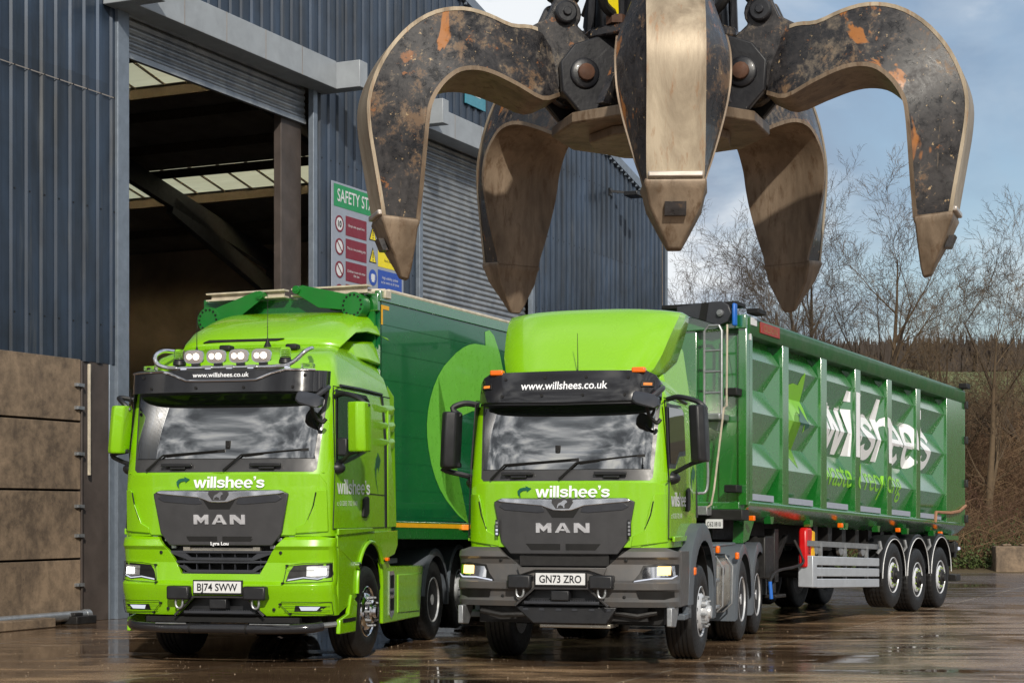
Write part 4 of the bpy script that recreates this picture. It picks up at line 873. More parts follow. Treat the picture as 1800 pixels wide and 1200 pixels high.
def screen_bits(root, f, cx_, cz_, sx, sz):
    MB().box(cx_ - .03, cx_ + .03, f(cz_) - .035, f(cz_) - .012, cz_ - .05, cz_ + .05).lathe([(.018, -.045), (.018, -.03)], (cx_, f(cz_), cz_ - .02), 'y', 12).build('dash_camera', 'deep_black', root, .006)
    if sx: MB().box(sx - .09, sx + .09, f(sz) - .012 + .05, f(sz) - .008 + .05, sz - .03, sz + .03).build('windscreen_sticker', 'sign_grey', root)
fL = interp([(1.40, 0.0), (1.9, -0.03), (2.13, 0.0), (2.98, 0.21), (3.24, 0.30), (3.45, 0.52), (3.56, 0.85), (3.64, 1.25)])
wL = interp([(1.40, 1.225), (2.9, 1.215), (3.08, 1.20), (3.3, 1.13), (3.5, 1.03), (3.58, 0.95), (3.64, 0.85)])
half_fog = [(0.80, 0.60), (1.14, 0.60), (1.20, 0.66), (0.82, 0.67)]
LEFT = dict(x=-3.2, y=19.672, t=.2265, label='left green tractor unit with four roof spotlights over a chrome-trimmed visor', w=wL, f=fL, D=0.30, back=2.45,
    zs=[1.42, 1.6, 1.9, 2.13, 2.5, 2.9, 3.0, 3.08, 3.24, 3.35, 3.45, 3.52, 3.58, 3.62, 3.64], ws=(2.125, 3.0, 1.07, 1.13), band=0.15,
    wipers=[[(-0.90, 2.14), (-0.70, 2.31), (-0.05, 2.36)], [(0.03, 2.14), (0.23, 2.31), (0.90, 2.37)]],
    win_out=[(0.30, 2.22), (0.62, 2.22), (1.05, 2.30), (1.50, 2.40), (1.56, 2.52), (1.56, 2.98), (1.45, 3.04), (0.36, 3.04)],
    win=[(0.35, 2.27), (0.62, 2.27), (1.05, 2.34), (1.48, 2.44), (1.52, 2.53), (1.52, 2.96), (1.43, 3.0), (0.40, 3.0)],
    gaps=[[(0.27, 3.06), (0.27, 2.12), (0.20, 1.50), (2.10, 1.50)], [(0.27, 3.07), (2.42, 3.07)], [(1.30, 1.90), (2.42, 1.88)]],
    seal=[(2.02, 3.06), (2.10, 3.06), (2.20, 2.5), (2.20, 1.5), (2.12, 1.5), (2.12, 2.5)], handle=(1.22, 1.75, 0.22, 0.12), rain=[(0.5, 3.09), (1.2, 3.10), (2.05, 3.09)],
    side_panels=[([(0.27, 1.45), (0.27, 1.30), (0.97, 1.05), (1.06, 1.18), (1.20, 1.30), (1.38, 1.36), (1.55, 1.36), (1.72, 1.29), (1.86, 1.18), (1.93, 1.10), (2.44, 1.17), (2.57, 1.28), (2.57, 1.46)], 'lime', 0.03),
        ([(0.25, 1.50), (1.5, 1.50), (1.6, 1.46), (0.25, 1.43)], 'lime', 0.05), ([(2.22, 1.5), (2.58, 1.5), (2.58, 3.1), (2.28, 3.55), (2.15, 3.55), (2.24, 2.9)], 'lime', 0.012)],
    fins=[(1.65, 2.5, 2.92), (1.68, 2.52, 2.72), (1.65, 2.5, 2.52)],
    hood=[(0, 2.10), (1.10, 2.10), (1.17, 2.0), (1.17, 1.47), (0.86, 1.45), (0.84, 1.43), (0, 1.43)],
    hood_lines=[([(1.08, 1.90, .024), (1.05, 1.75, .024), (0.99, 1.60, .024)], 0.008, 'deep_black'), ([(1.15, 2.115, .01), (0, 2.115, .006)], 0.007, 'lime')],
    corner=[(1.18, 1.93), (1.10, 1.93), (1.06, 1.80), (0.96, 1.56), (0.86, 1.51), (0.86, 1.45), (1.19, 1.47)],
    gz=1.435, txtz=1.95, dt=(0.33, 1.885, 1.2, 0.165), darr=(1.72, 1.91, 0.24, 0.48), bmat='lime', fb=interp([(0.54, 0.01), (0.62, -0.03), (0.74, -0.05), (0.80, -0.085), (0.89, -0.10), (0.93, -0.05), (1.13, -0.02), (1.17, -0.03), (1.27, -0.05), (1.31, -0.085), (1.38, -0.06), (1.44, 0.02)]),
    bump=[(0, 1.005), (0.46, 1.005), (0.50, 1.08), (0.60, 1.25), (0.74, 1.41), (1.10, 1.42), (1.248, 1.40), (1.248, 0.55), (0.52, 0.545), (0.30, 0.76), (0, 0.77)], bcz=(0.62, 0.74, 0.80, 0.89, 0.93, 1.13, 1.17, 1.27, 1.31, 1.38),
    bside=[(0.30, 0.55), (0.98, 0.72), (0.96, 0.80), (0.97, 0.98), (0.97, 1.3), (0.30, 1.42)],
    bump_creases=[([(0.56, 0.80), (0.62, 0.92), (0.90, 0.86), (1.245, 0.84), (1.245, 0.80), (0.95, 0.78)], 0.018, 'lime'), ([(0.66, 1.28), (0.74, 1.36), (1.0, 1.37), (1.24, 1.36), (1.24, 1.31), (1.0, 1.30), (0.76, 1.25)], 0.015, 'lime'), ([(0.50, 0.57), (0.62, 0.70), (1.24, 0.72), (1.24, 0.69), (0.66, 0.66), (0.56, 0.56)], 0.014, 'lime')],
    hl=[(0.76, 0.925), (0.79, 1.03), (0.84, 1.10), (1.05, 1.115), (1.22, 1.12), (1.235, 1.0), (1.22, 0.97), (1.10, 0.94), (0.95, 0.955)], hlr=[(0.98, 0.98), (0.98, 1.09), (1.20, 1.10), (1.20, 0.99), (1.10, 0.97)], hl_led=True, hlc=(1.12, 1.035, 0.055, 0.035), lampm='lamp_white',
    drl=[(0.78, 0.935), (0.95, 0.965), (1.10, 0.95), (1.20, 0.98), (1.19, 0.99), (1.10, 0.962), (0.95, 0.977), (0.785, 0.95)],
    fog=[(0.84, 0.60), (1.12, 0.60), (1.18, 0.655), (0.86, 0.665)], fog2=[(0.92, 0.61), (1.08, 0.61), (1.12, 0.65), (0.90, 0.655)], fogon=True,
    wire=[[(0.74, 0.91), (0.77, 1.10), (0.95, 1.125), (1.23, 1.13), (1.235, 0.93)], [(0.80, 0.575), (0.70, 0.68), (0.72, 0.705), (1.23, 0.70), (1.235, 0.56)]],
    bolts=[(0.70, 1.24), (0.52, 0.86), (0.62, 0.62)], step=(0.445, 0.80), plate=0.80, reg='BJ74 SWW', voidtop=1.45, open=(0.755, 0.55),
    mirrors=[dict(h=(1.40, 1.63, 2.34, 2.885, 0.15), mat='lime', sk=0.01, cam=True), dict(h=(-1.17, -1.35, 2.34, 2.875, 0.12), mat='lime', sk=0.05)],
    cmirror=(1.05, 2.90), visor=visorL, roof=roofL, extra=extraL, tr=0.53, fifth=3.95,
    axles=[dict(k='steer', a=1.42, rim='chrome', st=0.0), dict(k='drive', a=4.30), dict(k='tag', a=5.65, z=0.60)])
trL = make_tractor(LEFT)
screen_bits(trL, fL, 0.06, 2.42, 0.82, 2.36)

# ------------------------------------------------------------------ right tractor (narrow cab, grey bumper)
def visorR(root, F, CX, sym, w):
    V = lambda l, z, o: (l, -0.04 + 0.12 * (max(0, z - 2.87) / 0.33) ** 1.5 + 0.40 * (1 - (1 - min(1, abs(l) / 1.035) ** 3.2) ** (1 / 3.2)) - o, z)
    cx = [i * 0.1 for i in range(-10, 11)] + [1.01, -1.01, 1.028, -1.028]
    cz = [2.9 + 0.05 * i for i in range(8)]
    sheet('sun_visor', sym([(0, 2.87), (1.03, 2.89), (1.03, 3.08), (0.97, 3.17), (0.88, 3.215), (0, 3.225)]), V, 'visor_smoke', root, 0, 0.02, cx, cz, 0.006)
    sheet('visor_shade', sym([(0, 2.845), (1.0, 2.86), (1.0, 2.885), (0, 2.87)]), V, 'black_plastic', root, -0.03, 0.02, cx)
    text_on('web_address', 'www.willshees.co.uk', V, 'white_vinyl', root, 0, 3.018, width=0.97, height=0.085, off=0.006, bold=0.012, cx=CX, cz=cz, center=True)
    k = MB()
    for x, z in ((-0.70, 2.95), (-0.24, 2.95), (0.22, 2.95), (0.68, 2.95), (-0.68, 3.14), (-0.22, 3.15), (0.24, 3.15), (0.70, 3.14)): k.lathe([(0.016, -0.016), (0.016, 0.004)], V(x, z, 0), 'y', 10)
    k.build('visor_fixing', 'deep_black', root)
    for s in (1, -1):
        h = sheet('position_lamp', [(s * 0.84, 3.03), (s * 0.97, 3.03), (s * 0.97, 3.10), (s * 0.84, 3.10)], V, 'deep_black', root, 0.014, 0.02, cx, (), 0.006)
        sheet('lamp_glow', [(s * 0.865, 3.05), (s * 0.95, 3.05), (s * 0.95, 3.078), (s * 0.865, 3.078)], V, 'amber_lamp', h, 0.018, 0.01, cx)
        MB().box(s * 0.80 - 0.075, s * 0.80 + 0.075, 0.12, 0.22, 3.19, 3.25).build('roof_marker', 'amber', root, 0.015)
def roofR(root, F, CX, sym, w, f):
    MB().tube([(0.06, 0.4, 3.18), (0.06, 0.4, 3.36), (0.055, 0.4, 3.66)], [0.007, 0.005, 0.003], 5).lathe([(0.04, 0), (0.012, 0.07), (0.008, 0.09)], (0.06, 0.4, 3.16), 'z', 12).build('aerial', 'deep_black', root)
    rows = []; us = [math.sin(math.pi / 2 * i / 14) for i in range(-14, 15)]
    for a_, z, hw, wg, zd in ((0.42, 3.20, 0.80, 0.04, 0.0), (0.50, 3.28, 0.86, 0.36, 0.0), (0.64, 3.44, 0.92, 0.62, 0.0), (0.80, 3.61, 0.955, 0.56, 0.0), (0.96, 3.76, 0.985, 0.46, 0.0), (1.14, 3.90, 1.01, 0.34, 0.0), (1.26, 3.97, 1.01, 0.24, 0.0), (1.36, 3.985, 1.01, 0.15, 0.0)):
        mid = [(l * hw, a_ + 0.20 * abs(l) ** 4.5, z + 0.045 * (1 - abs(l) ** 2.5) * (z - 3.1) / 0.9) for l in us]; e = mid[-1]
        w1 = [(hw + 0.05 * (1 if wg > 0.1 else 0.3) * t, e[1] + wg * t, e[2] - 0.03 * t) for t in (0.12, 0.5, 1.0)]
        rows.append([(-x, y, z_) for x, y, z_ in reversed(w1)] + mid + w1)
    n = len(rows[0]); mb = MB(); mb.add([p_ for r_ in rows for p_ in r_], [(i * n + k, i * n + k + 1, (i + 1) * n + k + 1, (i + 1) * n + k) for i in range(len(rows) - 1) for k in range(n - 1)])
    o = mb.build('roof_deflector', 'lime', root, 0, 42, recalc=False); sm = o.modifiers.new('solid', 'SOLIDIFY'); sm.thickness = 0.02; sm.offset = -1
    for s in (1, -1):
        MB().loft([[(s * 0.5, 0.8, 3.1), (s * 0.96, 0.95, 3.0), (s * 1.06, 1.84, 2.98), (s * 0.5, 1.84, 3.1)], [(s * 0.5, 0.85, 3.3), (s * 0.88, 1.0, 3.26), (s * 0.98, 1.80, 3.60), (s * 0.5, 1.80, 3.6)]]).build('roof_side_fairing', 'lime', root, 0.03, 40)
def extraR(root, w):
    for s in (1, -1):
        fender(root, 'wheel_arch', 'grey_guard', 1.56, 0.66, 0.90, 0.85, 1.27, 12, 180, 0.20, 0.0, s, 0.03)
        fender(root, 'arch_liner', 'deep_black', 1.56, 0.66, 0.68, 0.7, 1.2, -20, 190, 0.02, 0.0, s)
        fender(root, 'mudguard', 'grey_guard', 4.58, 0.57, 0.70, 0.62, 1.27, 0, 178, 0.13, 0.3, s)
        fender(root, 'mudguard', 'grey_guard', 5.96, 0.57, 0.70, 0.62, 1.27, -5, 178, 0.13, 0.3, s)
        MB().box(s * 0.96 - 0.30, s * 0.96 + 0.30, 2.1, 3.9, 1.26, 1.30).build('deck_cover', 'grey_guard', root, 0.02)
        MB().prism([(2.24, 0.42), (2.40, 0.42), (2.44, 1.10), (2.30, 1.22), (2.22, 1.12)], 'x', s * 1.02, s * 1.26).build('arch_flap', 'grey_guard', root, 0.01)
        tk = MB().loft([[(s * 0.62, a_, 0.46), (s * 1.10, a_, 0.45), (s * 1.22, a_, 0.54), (s * 1.23, a_, 1.0), (s * 1.14, a_, 1.12), (s * 0.62, a_, 1.12)] for a_ in (2.72, 3.74)]).build('fuel_tank', 'tank_alu', root, 0.05, 40, seg=3)
        MB().lathe([(0.05, 0), (0.05, 0.03), (0.03, 0.035)], (s * 1.22, 3.05, 0.96), 'x', 16).build('tank_cap', 'chassis', tk)
        for a_ in (2.95, 3.66): MB().tube([(s * x, a_, z) for x, z in ((1.0, 0.42), (1.14, 0.43), (1.245, 0.53), (1.255, 1.0), (1.16, 1.145), (1.0, 1.15))], 0.012, 6).build('tank_strap', 'galv', tk)
        k = MB().box(s * 1.14 - 0.08, s * 1.14 + 0.08, 2.45, 2.68, 0.44, 1.14); k.build('step_well', 'deep_black', root)
        for z in (0.52, 0.84): MB().box(s * 1.18 - 0.06, s * 1.18 + 0.08, 2.44, 2.70, z, z + 0.045).build('cab_step', 'galv', root, 0.01)
        for a_, z in ((2.50, 1.19), (3.98, 1.08), (0.92, 0.98)): MB().box(s * 1.27 - 0.03, s * 1.27 + 0.02, a_ - 0.05, a_ + 0.05, z, z + 0.09).build('side_marker', 'amber', root, 0.015)
        MB().box(s * 1.0 - 0.26, s * 1.0 + 0.24, 0.50, 0.86, 0.50, 0.57).box(s * 1.2 - 0.03, s * 1.2 + 0.04, 0.7, 0.9, 0.5, 1.0).build('bumper_stay', 'grey_guard', root, 0.012)
        MB().box(s * 0.74 - 0.02, s * 0.74 + 0.02, -0.055, -0.035, 1.42, 1.60).build('grille_side_light', 'black_plastic', root, 0.006)
        for i in range(4): MB().box(s * 0.74 - 0.012, s * 0.74 + 0.012, -0.062, -0.056, 1.435 + 0.04 * i, 1.46 + 0.04 * i).build('side_light_lens', 'lamp_soft' if s < 0 and i < 2 else 'galv', root)
        MB().prism([(-0.02, 0.46), (0.20, 0.44), (0.35, 0.60), (0.35, 0.66), (-0.02, 0.66)], 'x', s * 1.14, s * 1.20).build('corner_stay', 'galv', root, 0.01)
        MB().tube(smooth_pts([(s * 1.14, 1.93, 2.35), (s * 1.22, 2.0, 2.33), (s * 1.22, 2.0, 1.95), (s * 1.12, 1.93, 1.90)], 4), 0.016, 8).build('grab_rail', 'galv', root)
    sk = MB().prism([(-0.34, 0.47), (0.48, 0.47), (0.60, 0.66), (-0.55, 0.66)], 'y', -0.02, 0.3).build('skid_plate', 'black_plastic', root, 0.015)
    k = MB()
    for x in (-0.42, -0.24, -0.05, 0.13, 0.32, 0.5): k.box(x - 0.03, x + 0.03, -0.03, 0.0, 0.615, 0.64)
    k.build('skid_slot', 'mirror_grey', sk)
    MB().box(-0.30, 0.50, 0.1, 0.5, 0.42, 0.465).build('skid_lip', 'tank_alu', root, 0.01)
    MB().box(-0.9, 0.9, 0.15, 0.30, 0.50, 0.66).tube([(-0.95, 0.05, 0.6), (-0.7, 0.0, 0.56), (-0.4, 0.02, 0.57)], 0.03, 8).tube([(0.5, 0.1, 0.6), (0.8, 0.1, 0.56), (1.0, 0.15, 0.6)], 0.03, 8).build('front_underrun', 'chassis', root)
    MB().box(-0.2, 0.2, 1.4, 1.5, 0.35, 0.5).tube([(-0.9, 1.3, 0.42), (0.9, 1.3, 0.42)], 0.035, 8).build('steering_gear', 'chassis', root)
    sheet('bumper_centre_bar', [(-0.50, 1.085), (0.50, 1.085), (0.47, 1.0), (0.30, 1.055), (-0.30, 1.055), (-0.47, 1.0)], lambda l, z, o: (l, -0.10 - o, z), 'grey_bumper', root, 0, 0.04, (), (), 0.008)
    MB().box(-0.50, 0.50, 0.02, 0.1, 1.10, 1.24).build('radiator_cooler', 'chassis', root)
    MB().lathe([(0.052, 0), (0.052, 0.003)], (0.885, fR(2.40) + 0.13, 2.405), 'y', 20).build('windscreen_sticker', 'sign_teal', root)
    MB().lathe([(0.052, 0), (0.052, 0.003)], (0.878, fR(2.30) + 0.13, 2.29), 'y', 20).build('windscreen_sticker', 'plate_white', root)
fR = interp([(1.26, 0.02), (1.8, 0.0), (2.03, 0.02), (2.83, 0.20), (3.0, 0.25), (3.12, 0.38), (3.2, 0.62), (3.24, 0.9)])
wR = interp([(1.26, 1.13), (2.6, 1.12), (2.85, 1.09), (3.0, 1.03), (3.12, 0.95), (3.2, 0.86), (3.24, 0.78)])
RIGHT = dict(x=.56, y=19.402, t=.2823, label='right green tractor unit with a grey bumper and tall plain roof deflector', w=wR, f=fR, D=0.28, back=1.88,
    zs=[1.30, 1.5, 1.8, 2.03, 2.4, 2.7, 2.85, 2.95, 3.0, 3.06, 3.12, 3.17, 3.2, 3.24], ws=(2.025, 2.86, 0.965, 1.01), band=0.125,
    wipers=[[(-0.84, 2.04), (-0.68, 2.20), (0.08, 2.255)], [(-0.05, 2.04), (0.14, 2.22), (0.80, 2.295)]],
    win_out=[(0.20, 2.16), (0.55, 2.16), (0.78, 2.30), (1.16, 2.32), (1.20, 2.80), (1.10, 2.88), (0.26, 2.86)],
    win=[(0.25, 2.21), (0.53, 2.21), (0.75, 2.35), (1.12, 2.37), (1.15, 2.78), (1.08, 2.84), (0.30, 2.82)],
    gaps=[[(0.22, 2.9), (0.20, 2.0), (0.16, 1.40), (1.0, 1.36)], [(0.22, 2.92), (1.35, 2.92), (1.42, 1.70)], [(0.10, 2.02), (0.22, 2.02)]],
    seal=[(1.78, 2.9), (1.86, 2.88), (1.87, 1.62), (1.79, 1.62)], handle=(1.12, 1.83, 0.2, 0.13), rain=[(0.35, 2.92), (1.0, 2.97), (1.5, 2.93)],
    side_panels=[([(0.27, 1.42), (0.27, 1.36), (0.95, 1.36), (1.0, 1.42)], 'lime', 0.045)],
    fins=[], hood=[(0, 2.0), (1.0, 2.0), (1.09, 1.95), (1.10, 1.36), (0.86, 1.335), (0.84, 1.30), (0, 1.30)],
    hood_lines=[([(0.98, 1.80, .024), (0.95, 1.65, .024), (0.89, 1.50, .024)], 0.008, 'deep_black')],
    corner=[(1.10, 1.88), (0.99, 1.88), (0.96, 1.80), (0.88, 1.48), (0.76, 1.42), (0.74, 1.31), (1.12, 1.36)],
    gz=1.345, txtz=1.845, dt=(0.28, 1.745, 1.05, 0.155), darr=(1.45, 1.8, 0.3, 0.42), bmat='grey_bumper', fb=interp([(0.64, -0.03), (0.72, -0.07), (0.76, -0.04), (0.82, -0.05), (0.85, -0.10), (0.92, -0.11), (0.95, -0.06), (1.12, -0.03), (1.17, -0.05), (1.20, -0.09), (1.26, -0.06), (1.31, 0.02)]),
    bump=[(0, 1.05), (0.46, 1.07), (0.62, 1.20), (0.75, 1.30), (1.10, 1.30), (1.245, 1.25), (1.248, 0.66), (0.53, 0.66), (0.32, 0.86), (0, 0.87)], bcz=(0.72, 0.76, 0.82, 0.85, 0.92, 0.95, 1.12, 1.17, 1.20, 1.26),
    bside=[(0.25, 0.66), (0.62, 0.66), (0.72, 0.78), (0.72, 1.26), (0.25, 1.27)],
    bump_creases=[([(0.56, 0.86), (0.60, 0.93), (0.95, 0.90), (1.245, 0.89), (1.245, 0.82), (0.95, 0.80)], 0.025, 'grey_bumper'), ([(0.66, 1.17), (0.74, 1.23), (1.0, 1.25), (1.24, 1.24), (1.24, 1.17), (1.0, 1.17), (0.78, 1.13)], 0.022, 'grey_bumper'), ([(0.55, 0.68), (0.66, 0.76), (1.24, 0.72), (1.24, 0.68)], 0.018, 'grey_bumper')],
    hl=[(0.77, 0.935), (0.84, 1.02), (0.88, 1.11), (1.10, 1.13), (1.235, 1.12), (1.235, 1.0), (1.18, 0.97), (1.0, 0.965)], hlr=[(0.83, 0.965), (0.90, 1.09), (1.20, 1.105), (1.21, 1.0), (1.0, 0.98)], hl_led=False, hlc=(1.10, 1.055, 0.065, 0.045), lampm='lamp_warm',
    drl=[(0.79, 0.935), (1.0, 0.965), (1.18, 0.965), (1.23, 1.0), (1.22, 1.005), (1.17, 0.98), (1.0, 0.98), (0.80, 0.95)],
    fog=[(0.84, 0.75), (1.10, 0.745), (1.20, 0.77), (1.20, 0.83), (0.82, 0.835)], fog2=[], fogon=False, wire=None,
    bolts=[(0.70, 1.165), (0.68, 0.77)], step=(0.455, 0.93), plate=0.90, reg='GN73 ZRO', voidtop=1.30, open=(0.86, 0.67),
    mirrors=[dict(h=(1.34, 1.53, 2.22, 2.83, 0.15), mat='black_plastic', sk=0.03), dict(h=(-1.24, -1.43, 2.18, 2.80, 0.15), mat='black_plastic', sk=0.03, r=0.034)],
    cmirror=(0.92, 2.88), visor=visorR, roof=roofR, extra=extraR, tr=0.54, fifth=5.1,
    axles=[dict(k='steer', a=1.56), dict(k='drive', a=4.62), dict(k='drive', a=5.98)])
trR = make_tractor(RIGHT)
screen_bits(trR, fR, -0.08, 2.36, 0, 0)
# ------------------------------------------------------------------ right trailer: green steel tipping body with folded side bays
TR = thing('tipping_trailer', 'mid green steel tipper trailer with folded side bays lettered in white', 'trailer', (6.7456, 30.155, 0), -.5121, 'articulated trailers')
tilt = lambda x, a, z: (x, a, z - 0.033 * (a - 1.0))
DR, DV, GE = -0.045, -0.19, 0.27      # depth of ridges and valleys, reach of the hipped ends
ZP = [(3.80, DV), (3.47, DR), (3.09, DV), (2.76, DR), (2.37, DV), (2.045, DR), (1.60, DV)]
RIBS = [(-7.34, -7.20), (-6.07, -5.84), (-4.50, -4.25), (-2.94, -2.69), (-1.33, -1.09), (0.28, 0.52), (2.14, 3.30)]
def depth(z):
    for (z0, d0), (z1, d1) in zip(ZP[:-1], ZP[1:]):
        if z >= z1: return d0 + (d1 - d0) * min(1, max(0, (z0 - z) / (z0 - z1)))
    return ZP[-1][1]
def depth2(a, z, c0, c1): return max(depth(z), DR + (DV - DR) * min(1, min(a - c0, c1 - a) / GE))
def trailer_side(s, nm):
    X = (lambda l: l) if s > 0 else (lambda l: -2.5 - l)
    for (a0, a1), (b0, b1) in zip(RIBS[:-1], RIBS[1:]):
        pm = MB(); L_ = []
        for i, (z, d) in enumerate(ZP):
            e_ = GE if i % 2 == 0 else 0.0; L_.append(((X(d), a1 + e_, z), (X(d), b0 - e_, z)))
        for (p0, p1), (q0, q1) in zip(L_[:-1], L_[1:]): pm.add([p0, p1, q1, q0], [(0, 1, 2, 3)])
        for i in range(2, len(ZP) - 1, 2):
            for k_, ab in ((0, a1), (1, b0)):
                up_ = L_[i - 1][k_] if i else (X(DR), ab, 3.98); dn_ = L_[i + 1][k_] if i < len(ZP) - 1 else (X(DR), ab, 1.25)
                pm.add([L_[i][k_], up_, dn_], [(0, 1, 2)])
        pm.map(tilt).build('side_panel', 'body_green', TR, 0, 5, recalc=False)
        MB().box(min(X(-0.02), X(0.0)), max(X(-0.02), X(0.0)), a1 + 0.02, b0 - 0.35, 1.575, 1.66).map(tilt).build('reflective_strip', 'sign_grey', TR)
    for a0, a1 in RIBS: MB().box(min(X(-0.3), X(0.0)), max(X(-0.3), X(0.0)), a0, a1, 1.50, 3.80).map(tilt).build('side_rib', 'body_green', TR, 0.008)
    MB().prism([(-0.30, 3.76), (0.0, 3.76), (0.02, 3.80), (0.02, 3.98), (-0.02, 4.02), (-0.30, 4.02)], 'y', -7.34, 3.30).map(lambda x, a, z: tilt(X(x), a, z)).build('top_rail', 'rave_green', TR, 0.006)
    MB().prism([(-0.30, 1.30), (-0.12, 1.38), (0.01, 1.50), (0.01, 1.54), (-0.02, 1.575), (-0.30, 1.575)], 'y', -7.34, 3.30).map(lambda x, a, z: tilt(X(x), a, z)).build('bottom_rail', 'body_green', TR, 0.006)
    for a in [-6.4 + 1.58 * i for i in range(6)]: MB().prism([(a, 1.38), (a + 0.14, 1.38), (a + 0.11, 1.28), (a + 0.03, 1.28)], 'x', X(-0.16), X(-0.06)).map(tilt).build('rail_bracket', 'body_green', TR)
    for a in (-7.1, -3.5, -0.6, 1.9): MB().box(min(X(-0.1), X(-0.02)), max(X(-0.1), X(-0.02)), a, a + 0.06, 1.30, 1.37).map(tilt).build('side_marker', 'amber', TR, 0.01)
    MB().box(min(X(-0.3), X(-0.1)), max(X(-0.3), X(-0.1)), 1.6, 3.28, 1.24, 1.32).map(tilt).build('tail_sill', 'body_green', TR)
trailer_side(1, 'near'); trailer_side(-1, 'far')
MB().box(-2.2, -0.3, -7.2, 3.2, 1.45, 1.52).map(tilt).build('body_floor', 'chassis', TR)
def side_pieces(name, V, F, mat, off=0.004):
    """flat artwork (a, z) cut at every rib edge and fold and laid on the stepped side"""
    cells = []; prev = None
    for i, (a0, a1) in enumerate(RIBS):
        if prev is not None: cells.append((prev, a0, 0))
        cells.append((a0, a1, 1)); prev = a1
    mb = MB()
    for c0, c1, rib in cells:
        bm = bmesh.new(); vs = [bm.verts.new((p[0], 0, p[1])) for p in V]
        for f in F:
            try: bm.faces.new([vs[i] for i in f])
            except ValueError: pass
        bmesh.ops.triangulate(bm, faces=bm.faces[:])
        for c, no in ((c0, (-1, 0, 0)), (c1, (1, 0, 0))):
            bmesh.ops.bisect_plane(bm, geom=bm.verts[:] + bm.edges[:] + bm.faces[:], plane_co=(c, 0, 0), plane_no=no, clear_outer=True, dist=1e-5)
        if not rib: cut_bm(bm, (c0 + .1, c0 + .2, c0 + .3, c1 - .3, c1 - .2, c1 - .1), [z for z, d in ZP])
        if bm.faces:
            idx = {v: i for i, v in enumerate(bm.verts)}
            mb.add([((off if rib else depth2(v.co.x, v.co.z, c0, c1) + off), v.co.x, v.co.z) for v in bm.verts], [tuple(idx[v] for v in f.verts) for f in bm.faces])
        bm.free()
    mb.map(tilt); return mb.build(name, mat, TR, 0, 5, recalc=False)
V, F = drawn_text("willshee's", 5.62, 1.0)
side_pieces('company_name', [(x - 4.28, z + 2.41) for x, z in V], F, 'white_vinyl')
V, F = text_faces("waste & recycling", width=3.85, height=0.40, bold=0.0, spacing=0.95)
side_pieces('company_strapline', [(x - 4.24, z + 1.93) for x, z in V], F, 'lime_vinyl')
ap = [(-5.28, 2.10), (-5.62, 2.34), (-5.80, 2.62), (-5.84, 2.9), (-5.80, 3.12), (-5.62, 3.26), (-5.40, 3.31), (-5.20, 3.30), (-5.16, 3.42), (-5.06, 3.50), (-4.96, 3.28), (-4.88, 3.0), (-4.90, 2.78), (-5.05, 2.62), (-5.12, 2.86), (-5.24, 2.92), (-5.42, 2.86), (-5.56, 2.70), (-5.60, 2.5), (-5.50, 2.32)]
side_pieces('company_arrow', ap, [tuple(range(len(ap)))], 'lime_vinyl')
ap = [(-5.30, 2.78), (-5.10, 2.93), (-5.06, 3.02), (-4.98, 2.86), (-4.86, 2.72), (-5.02, 2.66), (-5.06, 2.74), (-5.2, 2.72)]
side_pieces('arrow_dark_part', ap, [tuple(range(len(ap)))], 'darkgreen_vinyl', 0.008)  # second part of the arrow artwork, in dark green vinyl
MB().box(0.02, 0.035, -7.0, -6.28, 3.83, 3.98).map(tilt).build('maker_plate', 'red_bronze', TR, 0.004)
text_on('maker_plate_text', 'OLSON', lambda a, z, o: tilt(0.036 + o, a, z), 'strap', TR, -6.9, 3.86, width=0.52, height=0.09, off=0.003, bold=0.02)
MB().box(0.022, 0.03, -7.33, -7.12, 3.90, 4.0).box(0.004, 0.012, -7.33, -7.27, 3.70, 3.90).map(tilt).build('white_corner_mark', 'plate_white', TR)
# front wall
fw = MB().box(-2.3, -0.2, -7.30, -7.22, 1.50, 4.0); fw.map(tilt).build('front_wall', 'body_green', TR)
for x0, x1 in ((-2.5, -2.3), (-1.75, -1.5), (-0.98, -0.72), (-0.12, 0.0)): MB().box(x0, x1, -7.42, -7.30, 1.5, 3.9).map(tilt).build('front_post', 'body_green', TR, 0.008)
MB().prism([(-0.42, 1.50), (-0.12, 1.50), (-0.12, 3.82), (-0.30, 3.6), (-0.22, 3.2), (-0.34, 2.7), (-0.42, 2.2)], 'y', -7.36, -7.30).map(tilt).build('front_gusset', 'body_green', TR, 0.006)
MB().box(-2.5, 0.0, -7.46, -7.25, 3.84, 4.02).map(tilt).build('front_rail', 'body_green', TR, 0.01); MB().box(-2.45, -0.1, -7.44, -7.25, 1.44, 1.54).map(tilt).build('front_rail', 'body_green', TR, 0.01)
arm = MB().prism([(-0.95, 4.16), (-0.42, 4.20), (-0.30, 4.20), (-0.20, 4.14), (-0.16, 4.03), (-0.22, 3.92), (-0.34, 3.88), (-0.45, 3.91), (-0.95, 4.08)], 'y', -7.56, -7.47).map(tilt).build('sheet_arm', 'mirror_grey', TR, 0.01)
MB().prism([(-0.58, 4.19), (-0.48, 4.19), (-0.52, 3.95), (-0.62, 3.98)], 'y', -7.57, -7.56).map(tilt).build('arm_band', 'deep_black', arm)
MB().lathe([(0.045, -7.60), (0.045, -7.56), (0.03, -7.62)], (-0.31, 0, 4.04), 'y', 16).map(tilt).build('arm_pin', 'galv', arm)
MB().box(-0.14, -0.09, -7.6, -7.5, 3.86, 4.16).map(tilt).build('spring_housing', 'blue_hose', TR, 0.02)
MB().box(-1.2, -0.1, -7.5, -7.2, 4.14, 4.20).box(-0.05, 0.12, -7.3, -7.0, 4.05, 4.12).map(tilt).build('sheet_roller', 'deep_black', TR, 0.01)
lad = MB()
